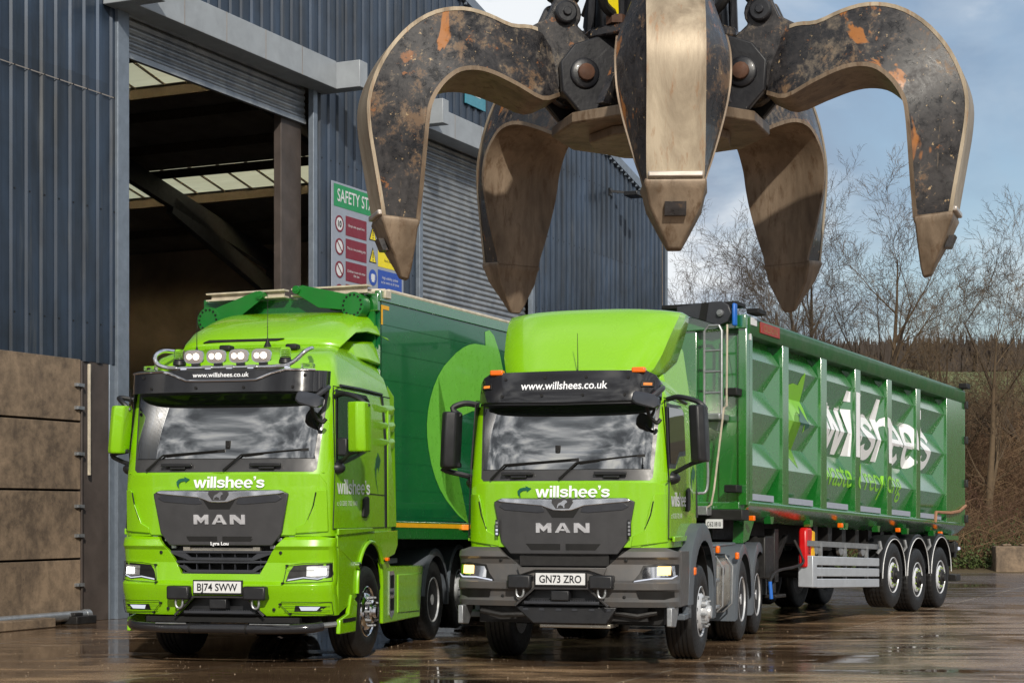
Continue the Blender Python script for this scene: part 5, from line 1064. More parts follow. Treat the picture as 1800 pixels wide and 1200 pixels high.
for x in (-0.52, -0.27): lad.tube([(x, -7.62, 2.66), (x, -7.62, 3.80)] + ([(x + (0.06 if x < -0.4 else -0.04), -7.62, 3.87)]), 0.018, 8)
lad.tube([(-0.46, -7.62, 3.87), (-0.31, -7.62, 3.87)], 0.018, 8)
for z in (2.98, 3.26, 3.54): lad.tube([(-0.52, -7.62, z), (-0.27, -7.62, z)], 0.015, 8)
lad.map(tilt).build('ladder', 'galv', TR)
MB().box(-0.66, -0.26, -7.72, -7.38, 2.62, 2.70).prism([(-0.60, 2.62), (-0.35, 2.62), (-0.38, 2.48), (-0.60, 2.58)], 'y', -7.5, -7.4).map(tilt).build('ladder_platform', 'galv', TR, 0.01)
MB().tube([(-0.2, -7.6, 3.88), (-0.2, -7.62, 2.8), (-0.24, -7.62, 2.78), (-0.38, -7.62, 1.7), (-0.42, -7.62, 1.50), (-0.52, -7.6, 1.44)], 0.014, 8).map(tilt).build('sheet_handle', 'cream_rail', TR)
for z in (3.0, 1.72): MB().box(-0.24, -0.06, -7.62, -7.42, z - 0.06, z + 0.04).map(tilt).build('handle_clip', 'deep_black', TR, 0.01)
MB().box(-1.2, -0.05, -7.45, -7.2, 1.30, 1.44).map(tilt).build('headboard_beam', 'chassis', TR, 0.01)
MB().box(-0.9, -0.48, -7.62, -7.46, 1.36, 1.48).map(tilt).build('susie_bracket', 'galv', TR, 0.01)
MB().box(-0.56, -0.32, -7.48, -7.46, 1.19, 1.31).map(tilt).build('fleet_plate', 'plate_white', TR)
text_on('fleet_plate_text', 'C621810', lambda l, z, o: tilt(l, -7.482 - o, z), 'sign_ink', TR, -0.44, 1.215, width=0.2, height=0.06, off=0.002, bold=0.01, center=True)
# rear door hinges, strap
for z in (3.75, 3.1, 2.3, 1.65): MB().box(-0.04, 0.05, 3.30, 3.40, z - 0.08, z + 0.06).map(tilt).build('door_hinge', 'chassis', TR, 0.01)
MB().box(-2.4, 0.0, 3.30, 3.36, 1.5, 4.0).map(tilt).build('tail_door', 'body_green', TR, 0.01)
MB().box(-0.05, 0.1, 3.1, 3.35, 4.03, 4.12).map(tilt).build('door_latch', 'deep_black', TR, 0.01)
MB().tube([(0.02, 1.35, 1.52), (0.03, 1.36, 1.70), (0.04, 1.6, 1.70), (0.05, 2.2, 1.71), (0.04, 2.8, 1.76), (0.02, 3.32, 1.88)], 0.028, 6).map(tilt).build('load_strap', 'strap', TR)
# chassis
ch = MB().box(-1.75, -1.62, -6.8, 3.1, 1.05, 1.38).box(-0.88, -0.75, -6.8, 3.1, 1.05, 1.38)
for a in (-6.3, -4.5, -3, -1.8, -0.4, 1.1, 2.6): ch.box(-1.7, -0.8, a, a + 0.1, 1.1, 1.3)
ch.map(tilt).build('chassis_frame', 'chassis', TR, 0.008)
MB().prism([(-7.0, 1.42), (-6.55, 1.42), (-6.85, 1.05), (-7.05, 1.0)], 'x', -0.35, -0.2).map(tilt).build('corner_brace', 'body_green', TR)
for x in (-0.42, -2.1):
    MB().box(x - 0.08, x + 0.08, -5.5, -5.34, 0.68, 1.45).box(x - 0.05, x + 0.05, -5.47, -5.37, 0.52, 0.7).box(x - 0.15, x + 0.15, -5.62, -5.22, 0.46, 0.51).prism([(-5.5, 0.9), (-4.9, 1.35), (-4.8, 1.35), (-5.4, 0.8)], 'x', x - 0.03, x + 0.03).build('landing_leg', 'chassis', TR, 0.012)
MB().box(-0.6, -0.25, -6.1, -5.75, 0.75, 1.35).build('tool_box', 'chassis', TR, 0.02)
for a_ in (-5.2, -2.9, -2.2): MB().tube([(-1.8, a_, 0.92), (-0.65, a_, 0.92)], 0.15, 14).build('air_tank', 'chassis', TR, 0.01)
MB().tube(smooth_pts([(-0.25, -4.95, 1.28), (-0.12, -4.92, 0.98), (-0.15, -5.2, 0.90), (-0.2, -5.7, 0.86), (-0.16, -6.1, 0.78), (-0.14, -6.2, 0.62)], 4), 0.022, 8).build('winding_handle', 'chassis', TR)
MB().tube([(-0.14, -6.2, 0.72), (-0.12, -6.2, 0.48)], 0.026, 8).build('handle_grip', 'blue_hose', TR)
ex = MB().prism([(-4.92, 0.88), (-4.74, 0.88), (-4.66, 1.40), (-4.70, 1.46), (-4.88, 1.46), (-4.92, 1.40)], 'x', -0.20, -0.07).map(lambda x, a, z: (x, a, z)).build('extinguisher_box', 'red_box', TR, 0.03)
MB().prism([(-4.64, 1.02), (-4.50, 1.02), (-4.50, 1.40), (-4.64, 1.42)], 'x', -0.20, -0.09).build('box_back', 'yellow_box', ex, 0.02)
text_on('box_text', 'FIRE', lambda z, a, o: (-0.067 + o, -4.80 - a, z), 'deep_black', ex, 1.08, 0.0, width=0.2, height=0.045, off=0.003, bold=0.02)
for k, z in enumerate((0.79, 0.625, 0.46)): MB().prism([(-4.86, z - 0.066), (-1.75, z - 0.066), (-1.75, z + 0.066), (-4.86, z + 0.066)], 'x', -0.04, 0.0).map(tilt).build('side_guard_rail', 'guard_alu', TR, 0.01)
MB().prism([(-4.88, 0.40), (-4.70, 0.40), (-4.70, 0.86), (-4.88, 0.86)], 'x', -0.22, 0.01).map(tilt).build('guard_end', 'guard_alu', TR, 0.012)
g_ = MB().box(-0.12, -0.06, -4.9, -0.9, 1.0, 1.08)
for a in (-4.35, -3.25, -2.2): g_.box(-0.10, -0.05, a, a + 0.05, 0.4, 1.05)
g_.map(tilt).build('guard_support', 'galv', TR)
for a in (-4.45, -3.35, -2.3): MB().lathe([(0.10, 0), (0.10, 0.05), (0.03, 0.06)], (-0.14, a, 0.98), 'x', 14).map(tilt).build('guard_gusset', 'galv', TR)
for i in range(9): a = -4.0 + i * 0.65; MB().box(-0.5, -0.3, a, a + 0.18, 1.1, 1.5).build('cross_bearer', 'chassis', TR)
MB().box(-1.5, -1.0, -6.0, -4.0, 0.7, 1.1).build('valve_box', 'chassis', TR)
for a, z in ((-0.99, 0.655), (0.36, 0.535), (1.76, 0.535)):
    add_wheel(TR, 'trailer', 0.0, a, z, False, 0.535, 0.385, 'rim_silver', spin=a, nutmat='nut_indicator'); add_wheel(TR, 'trailer', -2.5, a, z, True, 0.535, 0.385, 'rim_silver', spin=a, nutmat='nut_indicator')
    MB().tube([(-2.1, a, z), (-0.4, a, z)], 0.075, 12).build('axle', 'chassis', TR)
    for s, x in ((1, 0), (-1, -2.5)):
        fd = fender(TR, 'mudguard', 'black_plastic', a, 0.62, 0.69, -0.42 if s > 0 else 2.08, 0.01 if s > 0 else 2.51, 8, 172, 0.05, 0.0, s, 0.02)
        if s > 0: MB().tube([(0.012, a + 0.625 * math.cos(R(q)), 0.62 + 0.625 * math.sin(R(q))) for q in range(0, 181, 10)], 0.008, 6).build('mudguard_edge', 'plate_white', fd)
    MB().tube([(-0.05, a - 0.72, 1.02), (0.0, a - 0.68, 1.10), (-0.02, a - 0.70, 1.22)], 0.03, 6).build('mudguard_bracket', 'galv', TR)
MB().box(-2.3, -0.2, 3.15, 3.25, 0.42, 0.52).box(-0.22, -0.04, 2.9, 3.2, 0.42, 0.54).box(-0.35, -0.25, 2.9, 3.2, 0.5, 1.2).build('rear_underrun', 'chassis', TR, 0.01)
MB().box(-0.3, -0.02, 2.75, 2.95, 0.95, 1.12).box(-0.2, -0.1, 3.0, 3.15, 0.85, 1.15).build('rear_lamp', 'chassis', TR, 0.01)
MB().lathe([(0.03, 0), (0.03, 0.02)], (-0.02, 2.98, 1.02), 'y', 10).build('work_light', 'lamp_soft', TR)

# ------------------------------------------------------------------ left trailer: smooth planked dark green walking floor body
TL = thing('box_trailer', 'dark green smooth sided bulk trailer with a pale green leaf shape, behind the left tractor', 'trailer', (-1.60, 21.68, 0), -R(24), 'articulated trailers')
tl = lambda x, a, z: (x, a, z - 0.010 * a)
LEN = 12.6
seams = [1.62 + 0.335 * i for i in range(8)]
s_ = MB()
zs = [1.58] + [z + e for z in seams for e in (-0.004, 0, 0.004)] + [4.26]
prof = [(0.0 if not any(abs(z - q) < 0.001 for q in seams) else -0.005, z) for z in zs]
n = len(prof); s_.add([(x, 0, z) for x, z in prof] + [(x, LEN, z) for x, z in prof], [(i, i + n, i + n + 1, i + 1) for i in range(n - 1)])
s_.add([(-2.5 - x, 0, z) for x, z in prof] + [(-2.5 - x, LEN, z) for x, z in prof], [(i, i + 1, i + n + 1, i + n) for i in range(n - 1)])
s_.map(tl).build('side_wall', 'box_green', TL, 0, 15, recalc=False)
MB().box(-2.5, 0, LEN, LEN + 0.05, 1.3, 4.3).box(-2.5, 0.0, 0.0, 0.04, 1.5, 4.3).box(-2.4, -0.1, 0, LEN, 1.5, 1.56).map(tl).build('end_wall', 'box_green', TL)
MB().box(-0.06, 0.02, -0.03, LEN, 4.24, 4.37).box(-2.52, -2.44, -0.03, LEN, 4.24, 4.37).box(-2.5, 0.0, -0.06, 0.0, 4.12, 4.33).map(tl).build('top_rail', 'body_green', TL, 0.008)
MB().box(-0.06, 0.012, 0.2, LEN, 1.36, 1.58).box(-2.512, -2.44, 0.2, LEN, 1.36, 1.58).map(lambda x, a, z: (x, a, z - 0.018 * a)).build('bottom_rail', 'body_green', TL, 0.006)
MB().box(0.012, 0.018, 0.2, 8, 1.505, 1.56).map(lambda x, a, z: (x, a, z - 0.018 * a)).build('reflective_tape', 'yellow_tape', TL)
MB().box(0.003, 0.006, 0.02, 0.06, 3.96, 4.20).box(0.003, 0.006, 0.06, 0.22, 4.15, 4.20).map(tl).build('reflective_corner', 'yellow_tape', TL)
MB().box(0.012, 0.05, 2.25, 2.42, 1.49, 1.56).map(lambda x, a, z: (x, a, z - 0.018 * a)).build('side_marker', 'amber_lamp', TL, 0.01)
MB().box(-0.1, 0.0, 0.25, LEN, 4.37, 4.42).map(tl).build('rolled_sheet', 'cream_rail', TL, 0.02)
apple = [(3.015, 4.147), (3.164, 4.184), (3.315, 4.119), (3.5, 3.9), (3.7, 3.5), (3.75, 3.2), (2.9, 3.06), (2.615, 3.044), (2.295, 2.967), (1.95, 2.85), (1.747, 2.66), (1.68, 2.456), (1.663, 2.234), (1.747, 1.999), (1.90, 1.84), (2.121, 1.703), (2.49, 1.53), (2.173, 1.642), (1.831, 1.829), (1.64, 1.97), (1.497, 2.12), (1.38, 2.30), (1.302, 2.481), (1.26, 2.65), (1.253, 2.807), (1.285, 2.98), (1.35, 3.139), (1.45, 3.30), (1.58, 3.447), (1.74, 3.58), (1.916, 3.68), (2.12, 3.79), (2.348, 3.88), (2.52, 3.93), (2.705, 3.957), (3.034, 3.962)]
bm = bmesh.new(); bm.faces.new([bm.verts.new((x, 0, z)) for x, z in apple]); bmesh.ops.triangulate(bm, faces=bm.faces[:])
flat_bm('leaf_emblem', bm, lambda a, z, o: tl(o, a, z + 0.01 * a), 'apple_vinyl', TL, 0.004)
# sheeting gear on the front
for x0, x1 in ((-2.36, -1.22), (-1.12, -0.06)):
    MB().box(x0, x1, -0.22, -0.10, 4.325, 4.345).box(x0, x1, -0.22, -0.10, 4.405, 4.425).box(x0 + 0.05, x1 - 0.03, -0.17, -0.15, 4.34, 4.41).build('cross_rail', 'cream_rail', TL)
for cx, cz_, px_, pz_, s in ((-2.30, 4.09, -1.56, 4.36, 1), (-0.24, 4.18, -1.0, 4.40, -1)):
    d = MB().lathe([(0.155, -0.26), (0.16, -0.24), (0.16, -0.10)], (cx, 0, cz_), 'y', 28).build('arm_disc', 'arm_green', TL, 0, 30)
    b0_ = MB().lathe([(0.012, -0.275), (0.012, -0.26)], (0, 0, 0), 'y', 8).build('disc_bolt', 'deep_black', d); b0_.location = (cx + 0.125, 0, cz_)
    for i in range(1, 14): a = 2 * math.pi * i / 14; q_ = b0_.copy(); COL.objects.link(q_); q_.location = (cx + 0.125 * math.cos(a), 0, cz_ + 0.125 * math.sin(a))
    MB().prism([(cx + s * 0.08, cz_ + 0.135), (px_ - s * 0.05, pz_ + 0.055), (px_ + s * 0.02, pz_ + 0.04), (px_ + s * 0.01, pz_ - 0.06), (px_ - s * 0.28, pz_ - 0.25 if s > 0 else pz_ - 0.23), (cx + s * 0.05, cz_ - 0.06)], 'y', -0.245, -0.225).build('sheet_arm', 'arm_green', TL, 0.004)
    MB().lathe([(0.05, -0.28), (0.055, -0.2), (0.05, -0.16)], (px_ + s * 0.02, 0, pz_), 'y', 14).lathe([(0.028, -0.29), (0.028, -0.28)], (px_ + s * 0.02, 0, pz_), 'y', 10).build('arm_pivot', 'arm_green', TL)
MB().box(-2.45, -0.05, -0.05, -0.02, 1.5, 4.15).map(tl).build('front_wall', 'arm_green', TL)
MB().tube([(-0.14, -0.05, 4.36), (0.02, 0.1, 4.37)], 0.035, 8).box(0.0, 0.05, 0.05, 0.2, 4.28, 4.38).build('tarp_fitting', 'cream_rail', TL, 0.01)
c = MB().box(-1.75, -1.62, 0.8, LEN, 1.0, 1.36).box(-0.88, -0.75, 0.8, LEN, 1.0, 1.36).box(-2.2, -0.3, 3.8, 4.4, 0.7, 1.3).box(-2.3, -0.2, 5.2, 5.5, 0.5, 1.3)
c.build('chassis_frame', 'chassis', TL, 0.01)
for a in (7.6, 8.95, 10.3):
    for x, fl_ in ((0, False), (-2.5, True)): add_wheel(TL, 'trailer', x, a, 0.535, fl_, 0.535, 0.385, 'rim_silver', spin=a)
    MB().tube([(-2.1, a, 0.535), (-0.4, a, 0.535)], 0.075, 12).build('axle', 'chassis', TL)
# ------------------------------------------------------------------ five-tined grab hanging over the lorries
m = M('worn_paint'); n1 = m.noise(3.0, 10, 0.72, 0.3); n2 = m.noise(11, 10, 0.78, 0.3); n3 = m.noise(1.3, 6, 0.7, 0.3, m.co(loc=(5, 2, 1))); n4 = m.noise(7, 8, 0.75, 0.2, m.co(loc=(1, 8, 3)))
c = m.mix(m.ramp(n2, [(0.38, 0.0), (0.62, 1.0)]), lin(16, 16, 19), lin(56, 53, 54))
c = m.mix(m.ramp(m.mul(m.mul(n1, 0.55), m.mul(n2, 0.45), 'ADD'), [(0.53, 0.0), (0.57, 0.85)]), c, lin(108, 84, 60))
c = m.mix(m.ramp(n4, [(0.60, 0.0), (0.63, 0.9)]), c, lin(132, 84, 44))
c = m.mix(m.ramp(m.mul(m.mul(n3, 0.6), m.mul(n2, 0.4), 'ADD'), [(0.54, 0.0), (0.60, 0.7)]), c, lin(120, 108, 92))
c = m.mix(m.ramp(m.noise(38, 6, 0.7, 0), [(0.64, 0.0), (0.67, 1.0)]), c, lin(170, 146, 110))
n5 = m.noise(5, 9, 0.75, 0.3, m.co((5, 5, 0.7), rot=(0, 0.4, 0)))
c = m.mix(m.ramp(n5, [(0.60, 0.0), (0.66, 0.55)]), c, lin(124, 108, 88))
c = m.mix(m.ramp(m.noise(1.9, 5, 0.6, 0.6, m.co(loc=(9, 4, 7))), [(0.62, 0.0), (0.64, 0.9)]), c, lin(158, 100, 44))
m.set(col=c, rough=m.ramp(n2, [(0.4, 0.25), (0.66, 0.7)]), coat=0.2); m.bump(n2, 0.25, 0.005)
m = M('bare_steel'); n1 = m.noise(4, 8, 0.65, 0.5, m.co((1.0, 1.0, 0.25))); n2 = m.noise(22, 7, 0.7, 0.2, m.co((1, 1, 0.3)))
c = m.mix(m.ramp(n1, [(0.34, 0.0), (0.66, 1.0)]), lin(88, 74, 60), lin(150, 132, 112))
c = m.mix(m.ramp(n2, [(0.52, 0.0), (0.68, 0.8)]), c, lin(88, 66, 46))
m.set(col=c, rough=0.5, metal=0.25); m.bump(n2, 0.3, 0.008)
m = M('scoured_steel'); n1 = m.noise(6, 8, 0.65, 0.4, m.co((1.0, 1.0, 0.2))); n2 = m.noise(26, 7, 0.7, 0.2, m.co((1, 1, 0.15)))
c = m.mix(m.ramp(n1, [(0.34, 0.0), (0.66, 1.0)]), lin(116, 102, 84), lin(186, 172, 150))
c = m.mix(m.ramp(n2, [(0.56, 0.0), (0.70, 0.75)]), c, lin(140, 96, 56))
m.set(col=c, rough=0.5, metal=0.3); m.bump(n2, 0.3, 0.006)
plain('grab_black', (26, 27, 32), 0.4, var=0.35, scale=6, coat=0.2, bump=0.1); plain('rust_orange', (78, 52, 38), 0.8, var=0.35, scale=14); plain('bright_wear', (200, 190, 180), 0.3, 0.6, var=0.2)
GX, GY = 0.737, 8.877
grab = thing('orange_peel_grab', 'huge worn black five clawed scrap grab hanging open above the lorries', 'grab', (GX, GY, 0))
ST = [((.60, 3.97), (.56, 3.70), .10, .11), ((.70, 4.00), (.66, 3.665), .11, .16), ((.80, 4.0), (.79, 3.715), .115, .19), ((.92, 4.04), (.91, 3.757), .12, .21), ((1.04, 4.06), (1.0, 3.77), .12, .225), ((1.17, 4.035), (1.085, 3.755), .12, .235),
      ((1.29, 3.96), (1.15, 3.71), .12, .24), ((1.39, 3.845), (1.20, 3.65), .12, .245), ((1.455, 3.72), (1.235, 3.58), .12, .245), ((1.487, 3.60), (1.248, 3.50), .12, .24), ((1.483, 3.48), (1.254, 3.41), .12, .225), ((1.46, 3.34), (1.258, 3.31), .12, .20),
      ((1.435, 3.2), (1.262, 3.19), .12, .165), ((1.418, 3.10), (1.266, 3.10), .118, .135), ((1.41, 3.05), (1.268, 3.05), .113, .125)]
def dense(st, per=3):
    O = smooth_pts([(a[0], a[1], 0) for a, b, c, d in st], per); I = smooth_pts([(b[0], b[1], 0) for a, b, c, d in st], per); Wd = smooth_pts([(c, d, 0) for a, b, c, d in st], per)
    return [((o.x, o.y), (i.x, i.y), w_.x, w_.y) for o, i, w_ in zip(O, I, Wd)]
D_ = dense(ST)
def tine(parent, phi):
    t = thing('tine', None, None); t['label'] = ''; del t['label']; del t['category']
    t.parent = parent; t.rotation_euler = (0, 0, phi)       # local -Y points outwards at phi = 0
    P = lambda rho, z, w_: (w_, -rho, z)
    body = MB().loft([[P(*o, -a), P(*o, a), P(*i, b), P(*i, -b)] for o, i, a, b in D_]).build('tine_body', 'worn_paint', t, 0, 45)
    def off(p, q, d): v = Vector((p[0] - q[0], p[1] - q[1])).normalized() * d; return (p[0] + v.x, p[1] + v.y)
    S2 = D_[2:]
    MB().loft([[P(*off(o, i, 0.0), -a - .003), P(*off(o, i, 0.018), -a - .003), P(*off(o, i, 0.018), a + .003), P(*off(o, i, 0.0), a + .003)] for o, i, a, b in S2]).build('back_plate', 'scoured_steel', t, 0, 45)
    MB().loft([[P(*off(i, o, -0.004), -b - .006), P(*off(i, o, 0.016), -b - .006), P(*off(i, o, 0.004 if b > .2 else 0.016), 0), P(*off(i, o, 0.016), b + .006), P(*off(i, o, -0.004), b + .006)] for o, i, a, b in D_]).build('blade', 'bare_steel', t, 0, 45)
    tp = [((1.432, 3.075), (1.258, 3.06), .128, .142), ((1.436, 3.055), (1.255, 3.04), .130, .144), ((1.425, 3.03), (1.262, 3.02), .122, .134), ((1.40, 2.965), (1.268, 2.95), .108, .118), ((1.345, 2.85), (1.276, 2.835), .050, .058), ((1.322, 2.795), (1.285, 2.785), .026, .030)]
    tip = MB().loft([[P(*o, -a), P(*o, a), P(*i, b), P(*i, -b)] for o, i, a, b in tp]).build('tine_tip', 'bare_steel', t, 0.008, 40)
    MB().box(-0.045, 0.045, -1.437, -1.41, 2.92, 2.975).map(lambda x, y, z: (x, y + (2.99 - z) * 0.42 - 0.005, z)).build('tip_cast_mark', 'worn_paint', tip)
    MB().box(-0.115, 0.115, -1.452, -1.42, 3.075, 3.10).build('weld_band', 'bright_wear', tip, 0.006)
    # hinge lug and cylinder ear
    ear = [(.53 + .085 * math.cos(R(q)), 4.09 + .085 * math.sin(R(q))) for q in range(60, 221, 20)]
    piv = [(.45 + .12 * math.cos(R(q)), 3.79 + .12 * math.sin(R(q))) for q in range(170, 331, 20)]
    poly = ear + [(.40, 3.98), (.345, 3.90)] + piv + [(.60, 3.665), (.70, 3.67), (.82, 3.80), (.82, 3.98), (.70, 4.015), (.62, 4.06)]
    for w0, w1 in ((-.105, -.055), (.055, .105)): MB().prism([(-a, b) for a, b in poly], 'x', w0, w1).build('hinge_plate', 'worn_paint', t, 0.008)
    MB().box(-.055, .055, -.80, -.56, 3.72, 3.99).build('hinge_web', 'worn_paint', t)
    MB().lathe([(.095, -.125), (.10, -.11), (.10, .11), (.095, .125)], (0, -.45, 3.79), 'x', 24).build('hinge_boss', 'worn_paint', t, 0.006)
    for s in (-1, 1):
        MB().lathe([(.075, s * .12), (.075, s * .175), (.06, s * .185)], (0, -.45, 3.79), 'x', 20).build('hinge_pin', 'grab_black', t, 0.006)
        MB().lathe([(.042, s * .18), (.042, s * .205), (.02, s * .215)], (0, -.45, 3.79), 'x', 12).build('pin_bolt', 'rust_orange', t, 0.004)
        MB().lathe([(.055, s * .10), (.055, s * .135), (.045, s * .142)], (0, -.53, 4.09), 'x', 20).lathe([(.022, s * .14), (.022, s * .155)], (0, -.53, 4.09), 'x', 8).build('ear_pin', 'grab_black', t, 0.004)
    # hydraulic cylinder
    a = Vector((0, -.53, 4.09)); b = Vector((0, -.36, 5.05)); d = (b - a)
    cyl = MB().tube([a + d * 0.09, a + d * 0.11, a + d * 0.22, a + d * 0.24, b], [.075, .085, .085, .07, .07], 20).ball(tuple(a), .06, 12).build('cylinder', 'grab_black', t, 0, 40)
    MB().tube([a + d * 0.18 + Vector((.06, -.06, 0)), a + d * 0.3 + Vector((.08, .03, 0)), b + Vector((.05, .12, 0))], 0.018, 8).build('hydraulic_hose', 'rubber', cyl)
    MB().tube([a, a + d * 0.12], .045, 14).build('piston_rod', 'chrome', cyl)
    # fixed bracket pair on the hub
    for s in (-1, 1):
        MB().prism([(-.24, 3.60), (-.47, 3.60), (-.56, 3.70), (-.57, 3.84), (-.50, 3.93), (-.34, 3.99), (-.24, 3.99)], 'x', s * .125, s * .165).build('hub_bracket', 'grab_black', t, 0.008)
    return t
ROT = R(2.2)
for k in range(5): tine(grab, R(72 * k) - ROT)
dec = lambda r, n=10, ph=0.0: [(r * math.cos(2 * math.pi * i / n + ph), r * math.sin(2 * math.pi * i / n + ph)) for i in range(n)]
MB().prism(dec(.54, 10, -ROT - math.pi / 2 + R(18)), 'z', 3.545, 3.60).build('base_plate', 'bare_steel', grab, 0.008)
MB().prism(dec(.36, 10, R(9)), 'z', 3.50, 3.545).build('base_plate', 'bare_steel', grab, 0.006)
MB().prism(dec(.34, 20), 'z', 3.60, 3.97).build('hub', 'grab_black', grab, 0.01)
MB().prism(dec(.43, 10, -ROT - math.pi / 2 + R(18)), 'z', 3.97, 4.02).build('cap_plate', 'worn_paint', grab, 0.01)
MB().loft([[(x, y, z) for x, y in dec(r, 10, -ROT - math.pi / 2 + R(18))] for r, z in ((.36, 4.02), (.35, 4.3), (.31, 5.0), (.31, 5.2))]).build('motor_housing', 'grab_black', grab, 0.02)
MB().lathe([(.25, 5.2), (.25, 5.5), (.12, 5.5), (.12, 5.9)], (0, 0, 0), 'z', 24).build('rotator', 'grab_black', grab, 0.02)
k = MB()
for i in range(10):
    a = 2 * math.pi * (i + 0.5) / 10; k.tube([(.37 * math.cos(a), .37 * math.sin(a), 4.02), (.33 * math.cos(a), .33 * math.sin(a), 5.1)], 0.022, 8)
k.build('housing_rib', 'grab_black', grab)
for i in range(5):
    a = R(72 * i + 36 - 90) - ROT; c_, s_ = math.cos(a), math.sin(a)
    MB().tube(smooth_pts([(.36 * c_, .36 * s_, 4.05), (.50 * c_, .50 * s_, 4.12), (.52 * c_ - .08 * s_, .52 * s_ + .08 * c_, 4.35), (.38 * c_, .38 * s_, 4.9)], 4), 0.024, 8).build('hydraulic_hose', 'rubber', grab)
    MB().prism(dec(.05, 6), 'z', 4.02, 4.06).map(lambda x, y, z: (x + .38 * c_, y + .38 * s_, z)).build('cap_bolt', 'rust_orange', grab)
    MB().prism([(.33, 3.62), (.52, 3.62), (.42, 3.78), (.34, 3.95)], 'y', -.02, .02).map(lambda x, y, z: (x * c_ - y * s_, x * s_ + y * c_, z)).build('stiffener', 'worn_paint', grab)
def sticker(px, w_, h_, a, z, r):
    ca, sa = math.cos(a), math.sin(a); c_ = Vector((r * ca, r * sa, z)); t_ = Vector((-sa, ca, 0)); u_ = Vector((0.06 * ca, 0.06 * sa, 1)).normalized()
    o = MB().add([c_ - t_ * w_ - u_ * h_, c_ + t_ * w_ - u_ * h_, c_ + t_ * w_ + u_ * h_, c_ - t_ * w_ + u_ * h_], [(0, 1, 2, 3)]).build('warning_sticker', 'sticker_yellow', grab, recalc=False)
sticker(0, .030, .052, R(-128), 4.10, .41); sticker(0, .014, .05, R(-106), 4.22, .40); sticker(0, .010, .05, R(-110), 4.12, .42)
# ------------------------------------------------------------------ background
random.seed(11)
def hill_z(x, y):
    t = interp([(49, -0.05), (51, 0.15), (58, 2.2), (72, 5.6), (95, 7.2), (135, 11.0), (200, 17.5), (262, 22.6), (330, 21)])(y)
    k = max(0.0, min(1.0, (x - 2) / 10)) if y < 140 else max(0.45, min(1.0, 0.55 + (x - 0) / 90))
    return t * k + 0.5 * math.sin(x * 0.21 + y * 0.13) * min(1, max(0, (y - 55) / 30)) if t > 0 else -0.05
m = M('hillside'); sp = m.n('ShaderNodeSeparateXYZ'); m.l(m.co(), sp.inputs[0]); nz = m.noise(0.12, 6, 0.6, 0.5)
g1 = m.mix(m.noise(1.4, 6, 0.7), lin(66, 54, 38), lin(92, 80, 52)); g2 = m.mix(m.noise(0.3, 6, 0.7), lin(78, 88, 42), lin(108, 114, 62))
m.set(col=m.mix(m.ramp(m.mul(m.mul(sp.outputs[1], -92, 'ADD'), 0.06), [(0.0, 0.0), (1.0, 1.0)]), g1, g2), rough=0.9); m.bump(nz, 0.5, 0.3)
xs = frange(-60, 160, 5); ys = [49, 50, 51, 53, 56, 60, 66, 72, 82, 95, 110, 130, 150, 175, 200, 230, 262, 300, 340]
v = [(x, y, hill_z(x, y)) for y in ys for x in xs]; n = len(xs)
h = MB(); h.add(v, [(j * n + i, j * n + i + 1, (j + 1) * n + i + 1, (j + 1) * n + i) for j in range(len(ys) - 1) for i in range(n - 1)])
struct(h.build('hill', 'hillside', None, 0, 60, recalc=False))
m = M('bark'); m.set(col=m.mix(m.noise(6, 6, 0.7), lin(40, 32, 26), lin(84, 70, 54)), rough=0.85)
m = M('bark_pale'); m.set(col=m.mix(m.noise(4, 6, 0.7), lin(60, 48, 36), lin(108, 90, 66)), rough=0.85)
m = M('twig_far'); m.set(col=m.mix(m.noise(0.3, 5, 0.7), lin(48, 42, 40), lin(74, 64, 56)), rough=0.9)
m = M('bramble'); m.set(col=m.mix(m.ramp(m.noise(0.9, 6, 0.7, 0.5), [(0.35, 0), (0.65, 1)]), lin(74, 48, 38), lin(120, 98, 70)), rough=0.85)
m = M('ivy'); m.set(col=m.mix(m.noise(3, 5, 0.7), lin(38, 52, 24), lin(82, 96, 44)), rough=0.6)
def grow(mb, twigs, p, d, L, r, depth, rnd, up=0.25):
    segs = 4 if depth > 2 else (3 if depth > 0 else 2); pts = [p.copy()]; q = p.copy(); dd = d.copy(); rads = [r]
    end = r * (0.16 if depth > 1 else 0.3); kids = []
    for i in range(segs):
        dd = (dd + Vector((rnd.gauss(0, .13), rnd.gauss(0, .13), rnd.gauss(0, .06) + up * 0.12))).normalized(); q = q + dd * (L / segs); pts.append(q.copy())
        rads.append(r + (end - r) * (i + 1) / segs); kids.append((q.copy(), dd.copy(), rads[-1]))
    (mb if depth > 1 else twigs).tube(pts, rads, 6 if depth > 3 else (4 if depth > 1 else 3), caps=False)
    if depth == 0: return
    nk = {5: 6, 4: 6, 3: 5, 2: 4, 1: 4}[depth]
    for j in range(nk):
        t = (j + 0.6 + rnd.random() * 0.5) / nk; i = min(segs - 1, int(t * segs)); kp, kd, kr = kids[i]; kp = pts[i].lerp(pts[i + 1], t * segs - i if t * segs - i < 1 else 1)
        ax_ = kd.orthogonal().normalized(); ax_.rotate(Matrix.Rotation(rnd.random() * 6.283, 3, kd)); nd = kd.copy(); nd.rotate(Matrix.Rotation(R(rnd.uniform(24, 58)), 3, ax_)); nd = (nd + Vector((0, 0, up))).normalized()
        grow(mb, twigs, kp, nd, L * rnd.uniform(.46, .66) * (1.08 - 0.3 * t), max(0.007, min(kr * rnd.uniform(.55, .8), r * .55)), depth - 1, rnd, up)
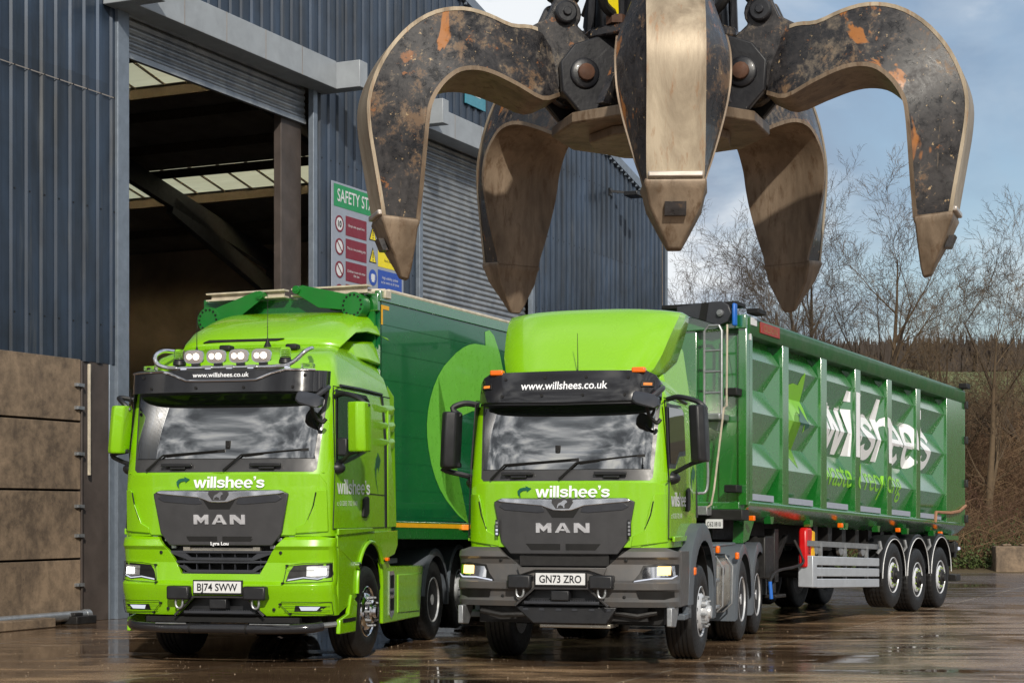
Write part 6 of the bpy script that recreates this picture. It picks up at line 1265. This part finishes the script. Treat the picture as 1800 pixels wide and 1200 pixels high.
def tree_data(seed, height, stems, spread, mat, depth=5):
    rnd = random.Random(seed); b = MB(); tw = MB()
    for s in range(stems):
        a = rnd.random() * 6.28; d = Vector((math.cos(a) * spread, math.sin(a) * spread, 1)).normalized()
        grow(b, tw, Vector((math.cos(a) * 0.25, math.sin(a) * 0.25, -0.3)), d, height * rnd.uniform(.56, .66), 0.16 * height / 12, depth, rnd, 0.16)
    return b, tw, mat
protos = {}
def plant_tree(kind, x, y, sc, rz, label, tilt_=(0, 0)):
    if kind not in protos:
        b, tw, mat = tree_data(*kind)
        t = b.build('trunk', mat, None, 0, 60, recalc=False); w_ = tw.build('crown', mat, None, 0, 0, recalc=False); protos[kind] = (t, w_)
        first = True
    else: first = False
    e = thing('bare_tree', label, 'tree', (x, y, hill_z(x, y) - 0.1), rz, 'bare winter trees behind the yard'); e.scale = (sc, sc, sc); e.rotation_euler = (tilt_[0], tilt_[1], rz)
    for q in protos[kind]:
        o = q if first else q.copy()
        if not first: COL.objects.link(o)
        o.parent = e
KA = (3, 12.5, 2, 0.22, 'bark_pale'); KB = (8, 12.5, 2, 0.34, 'bark'); KC = (21, 12.5, 1, 0.08, 'bark_pale')
for kind, px, y, sc, rz, lb in ((KB, 1205, 64, 0.74, 0.3, 'bare tree just right of the shed corner, dense fan of fine twigs'), (KA, 1285, 60, 0.72, 1.2, 'bare pale tree behind the green deflector of the right lorry'), (KC, 1380, 68, 0.76, 2.0, 'thin bare tree behind the second rear claw of the grab'),
        (KB, 1480, 60, 0.86, 4.0, 'tallest and densest bare tree, above the middle of the tipper trailer'), (KC, 1560, 72, 0.84, 5.1, 'slender bare tree right of the tallest one'), (KA, 1668, 57, 0.72, 2.6, 'bare tree at the tail of the tipper trailer, branches leaning right'),
        (KC, 1745, 54, 0.82, 0.9, 'tall open bare tree below the right claw, near the right edge'), (KB, 1430, 74, 0.86, 3.3, 'bare tree hidden low between the rear claw and the tallest tree'), (KB, 1250, 76, 0.86, 5.5, 'far bare tree seen between the shed corner and the front claw tip'), (KB, 1840, 60, 0.78, 2.2, 'bare tree cut off by the right edge of the picture')):
    plant_tree(kind, (px - 900) / 3140 * y, y, sc, rz, lb)
# far wood along the ridge, brambles and ivy: nobody could count these
random.seed(5); fw_ = MB()
for i in range(2600):
    x = random.uniform(20, 110); y = random.uniform(238, 275); z = hill_z(x, y); hh = random.uniform(2.5, 5.5)
    for k in range(3):
        a = random.uniform(-.5, .5); w_ = random.uniform(.25, .7); fw_.add([(x + k * .3 - w_, y, z - .3), (x + k * .3 + w_, y + .2, z - .3), (x + k * .3 + a * hh * .5, y, z + hh * random.uniform(.6, 1))], [(0, 1, 2)])
struct(fw_.build('far_woodland', 'twig_far', None, 0, 0, recalc=False), 'stuff')
br_ = MB()
for i in range(9000):
    y = random.uniform(50.5, 70); x = random.uniform(8, y * 0.33); z = hill_z(x, y); a = random.uniform(0, 6.28); L = random.uniform(.7, 2.3) * (0.8 + 0.4 * (y > 56)); dx, dy = math.cos(a) * L, math.sin(a) * L * .5; up_ = L * random.uniform(.5, 1.1); r_ = random.uniform(.006, .014)
    br_.tube([(x, y, z - .1), (x + dx * .3, y + dy * .3, z + up_ * .7), (x + dx * .7, y + dy * .7, z + up_ * .9), (x + dx * 1.1, y + dy, z + up_ * random.uniform(.2, .9))], [r_, r_ * .8, r_ * .6, r_ * .3], 3, caps=False)
struct(br_.build('bramble_scrub', 'bramble', None, 0, 0, recalc=False), 'stuff')
iv = MB()
for i in range(14000):
    y = 50.2 + abs(random.gauss(0, 2.2)); x = random.uniform(6, 18); z = hill_z(x, y) + abs(random.gauss(0, .28)); s = random.uniform(.04, .10); a = random.random() * 6.28; b = random.uniform(-.6, .6)
    iv.add([(x, y, z), (x + s * math.cos(a), y + s * math.sin(a), z + s * b), (x + s * math.cos(a + .9), y + s * math.sin(a + .9), z + s * (b + .6)), (x - s * .2, y, z + s * .8)], [(0, 1, 2, 3)])
struct(iv.build('ivy', 'ivy', None, 0, 0, recalc=False), 'stuff')
o = MB().box(-0.9, 0.9, -0.35, 0.35, 0, 0.74)
for x in (-0.55, -0.05, 0.45): o.box(x - 0.12, x + 0.12, -0.14, 0.14, 0.74, 0.80)
o = o.build('concrete_block', 'concrete_wall', None, 0.03); o.location = (14.4, 50.0, 0); o.rotation_euler = (0, 0, -0.1); tag(o, 'big interlocking concrete block at the right edge of the yard', 'block')
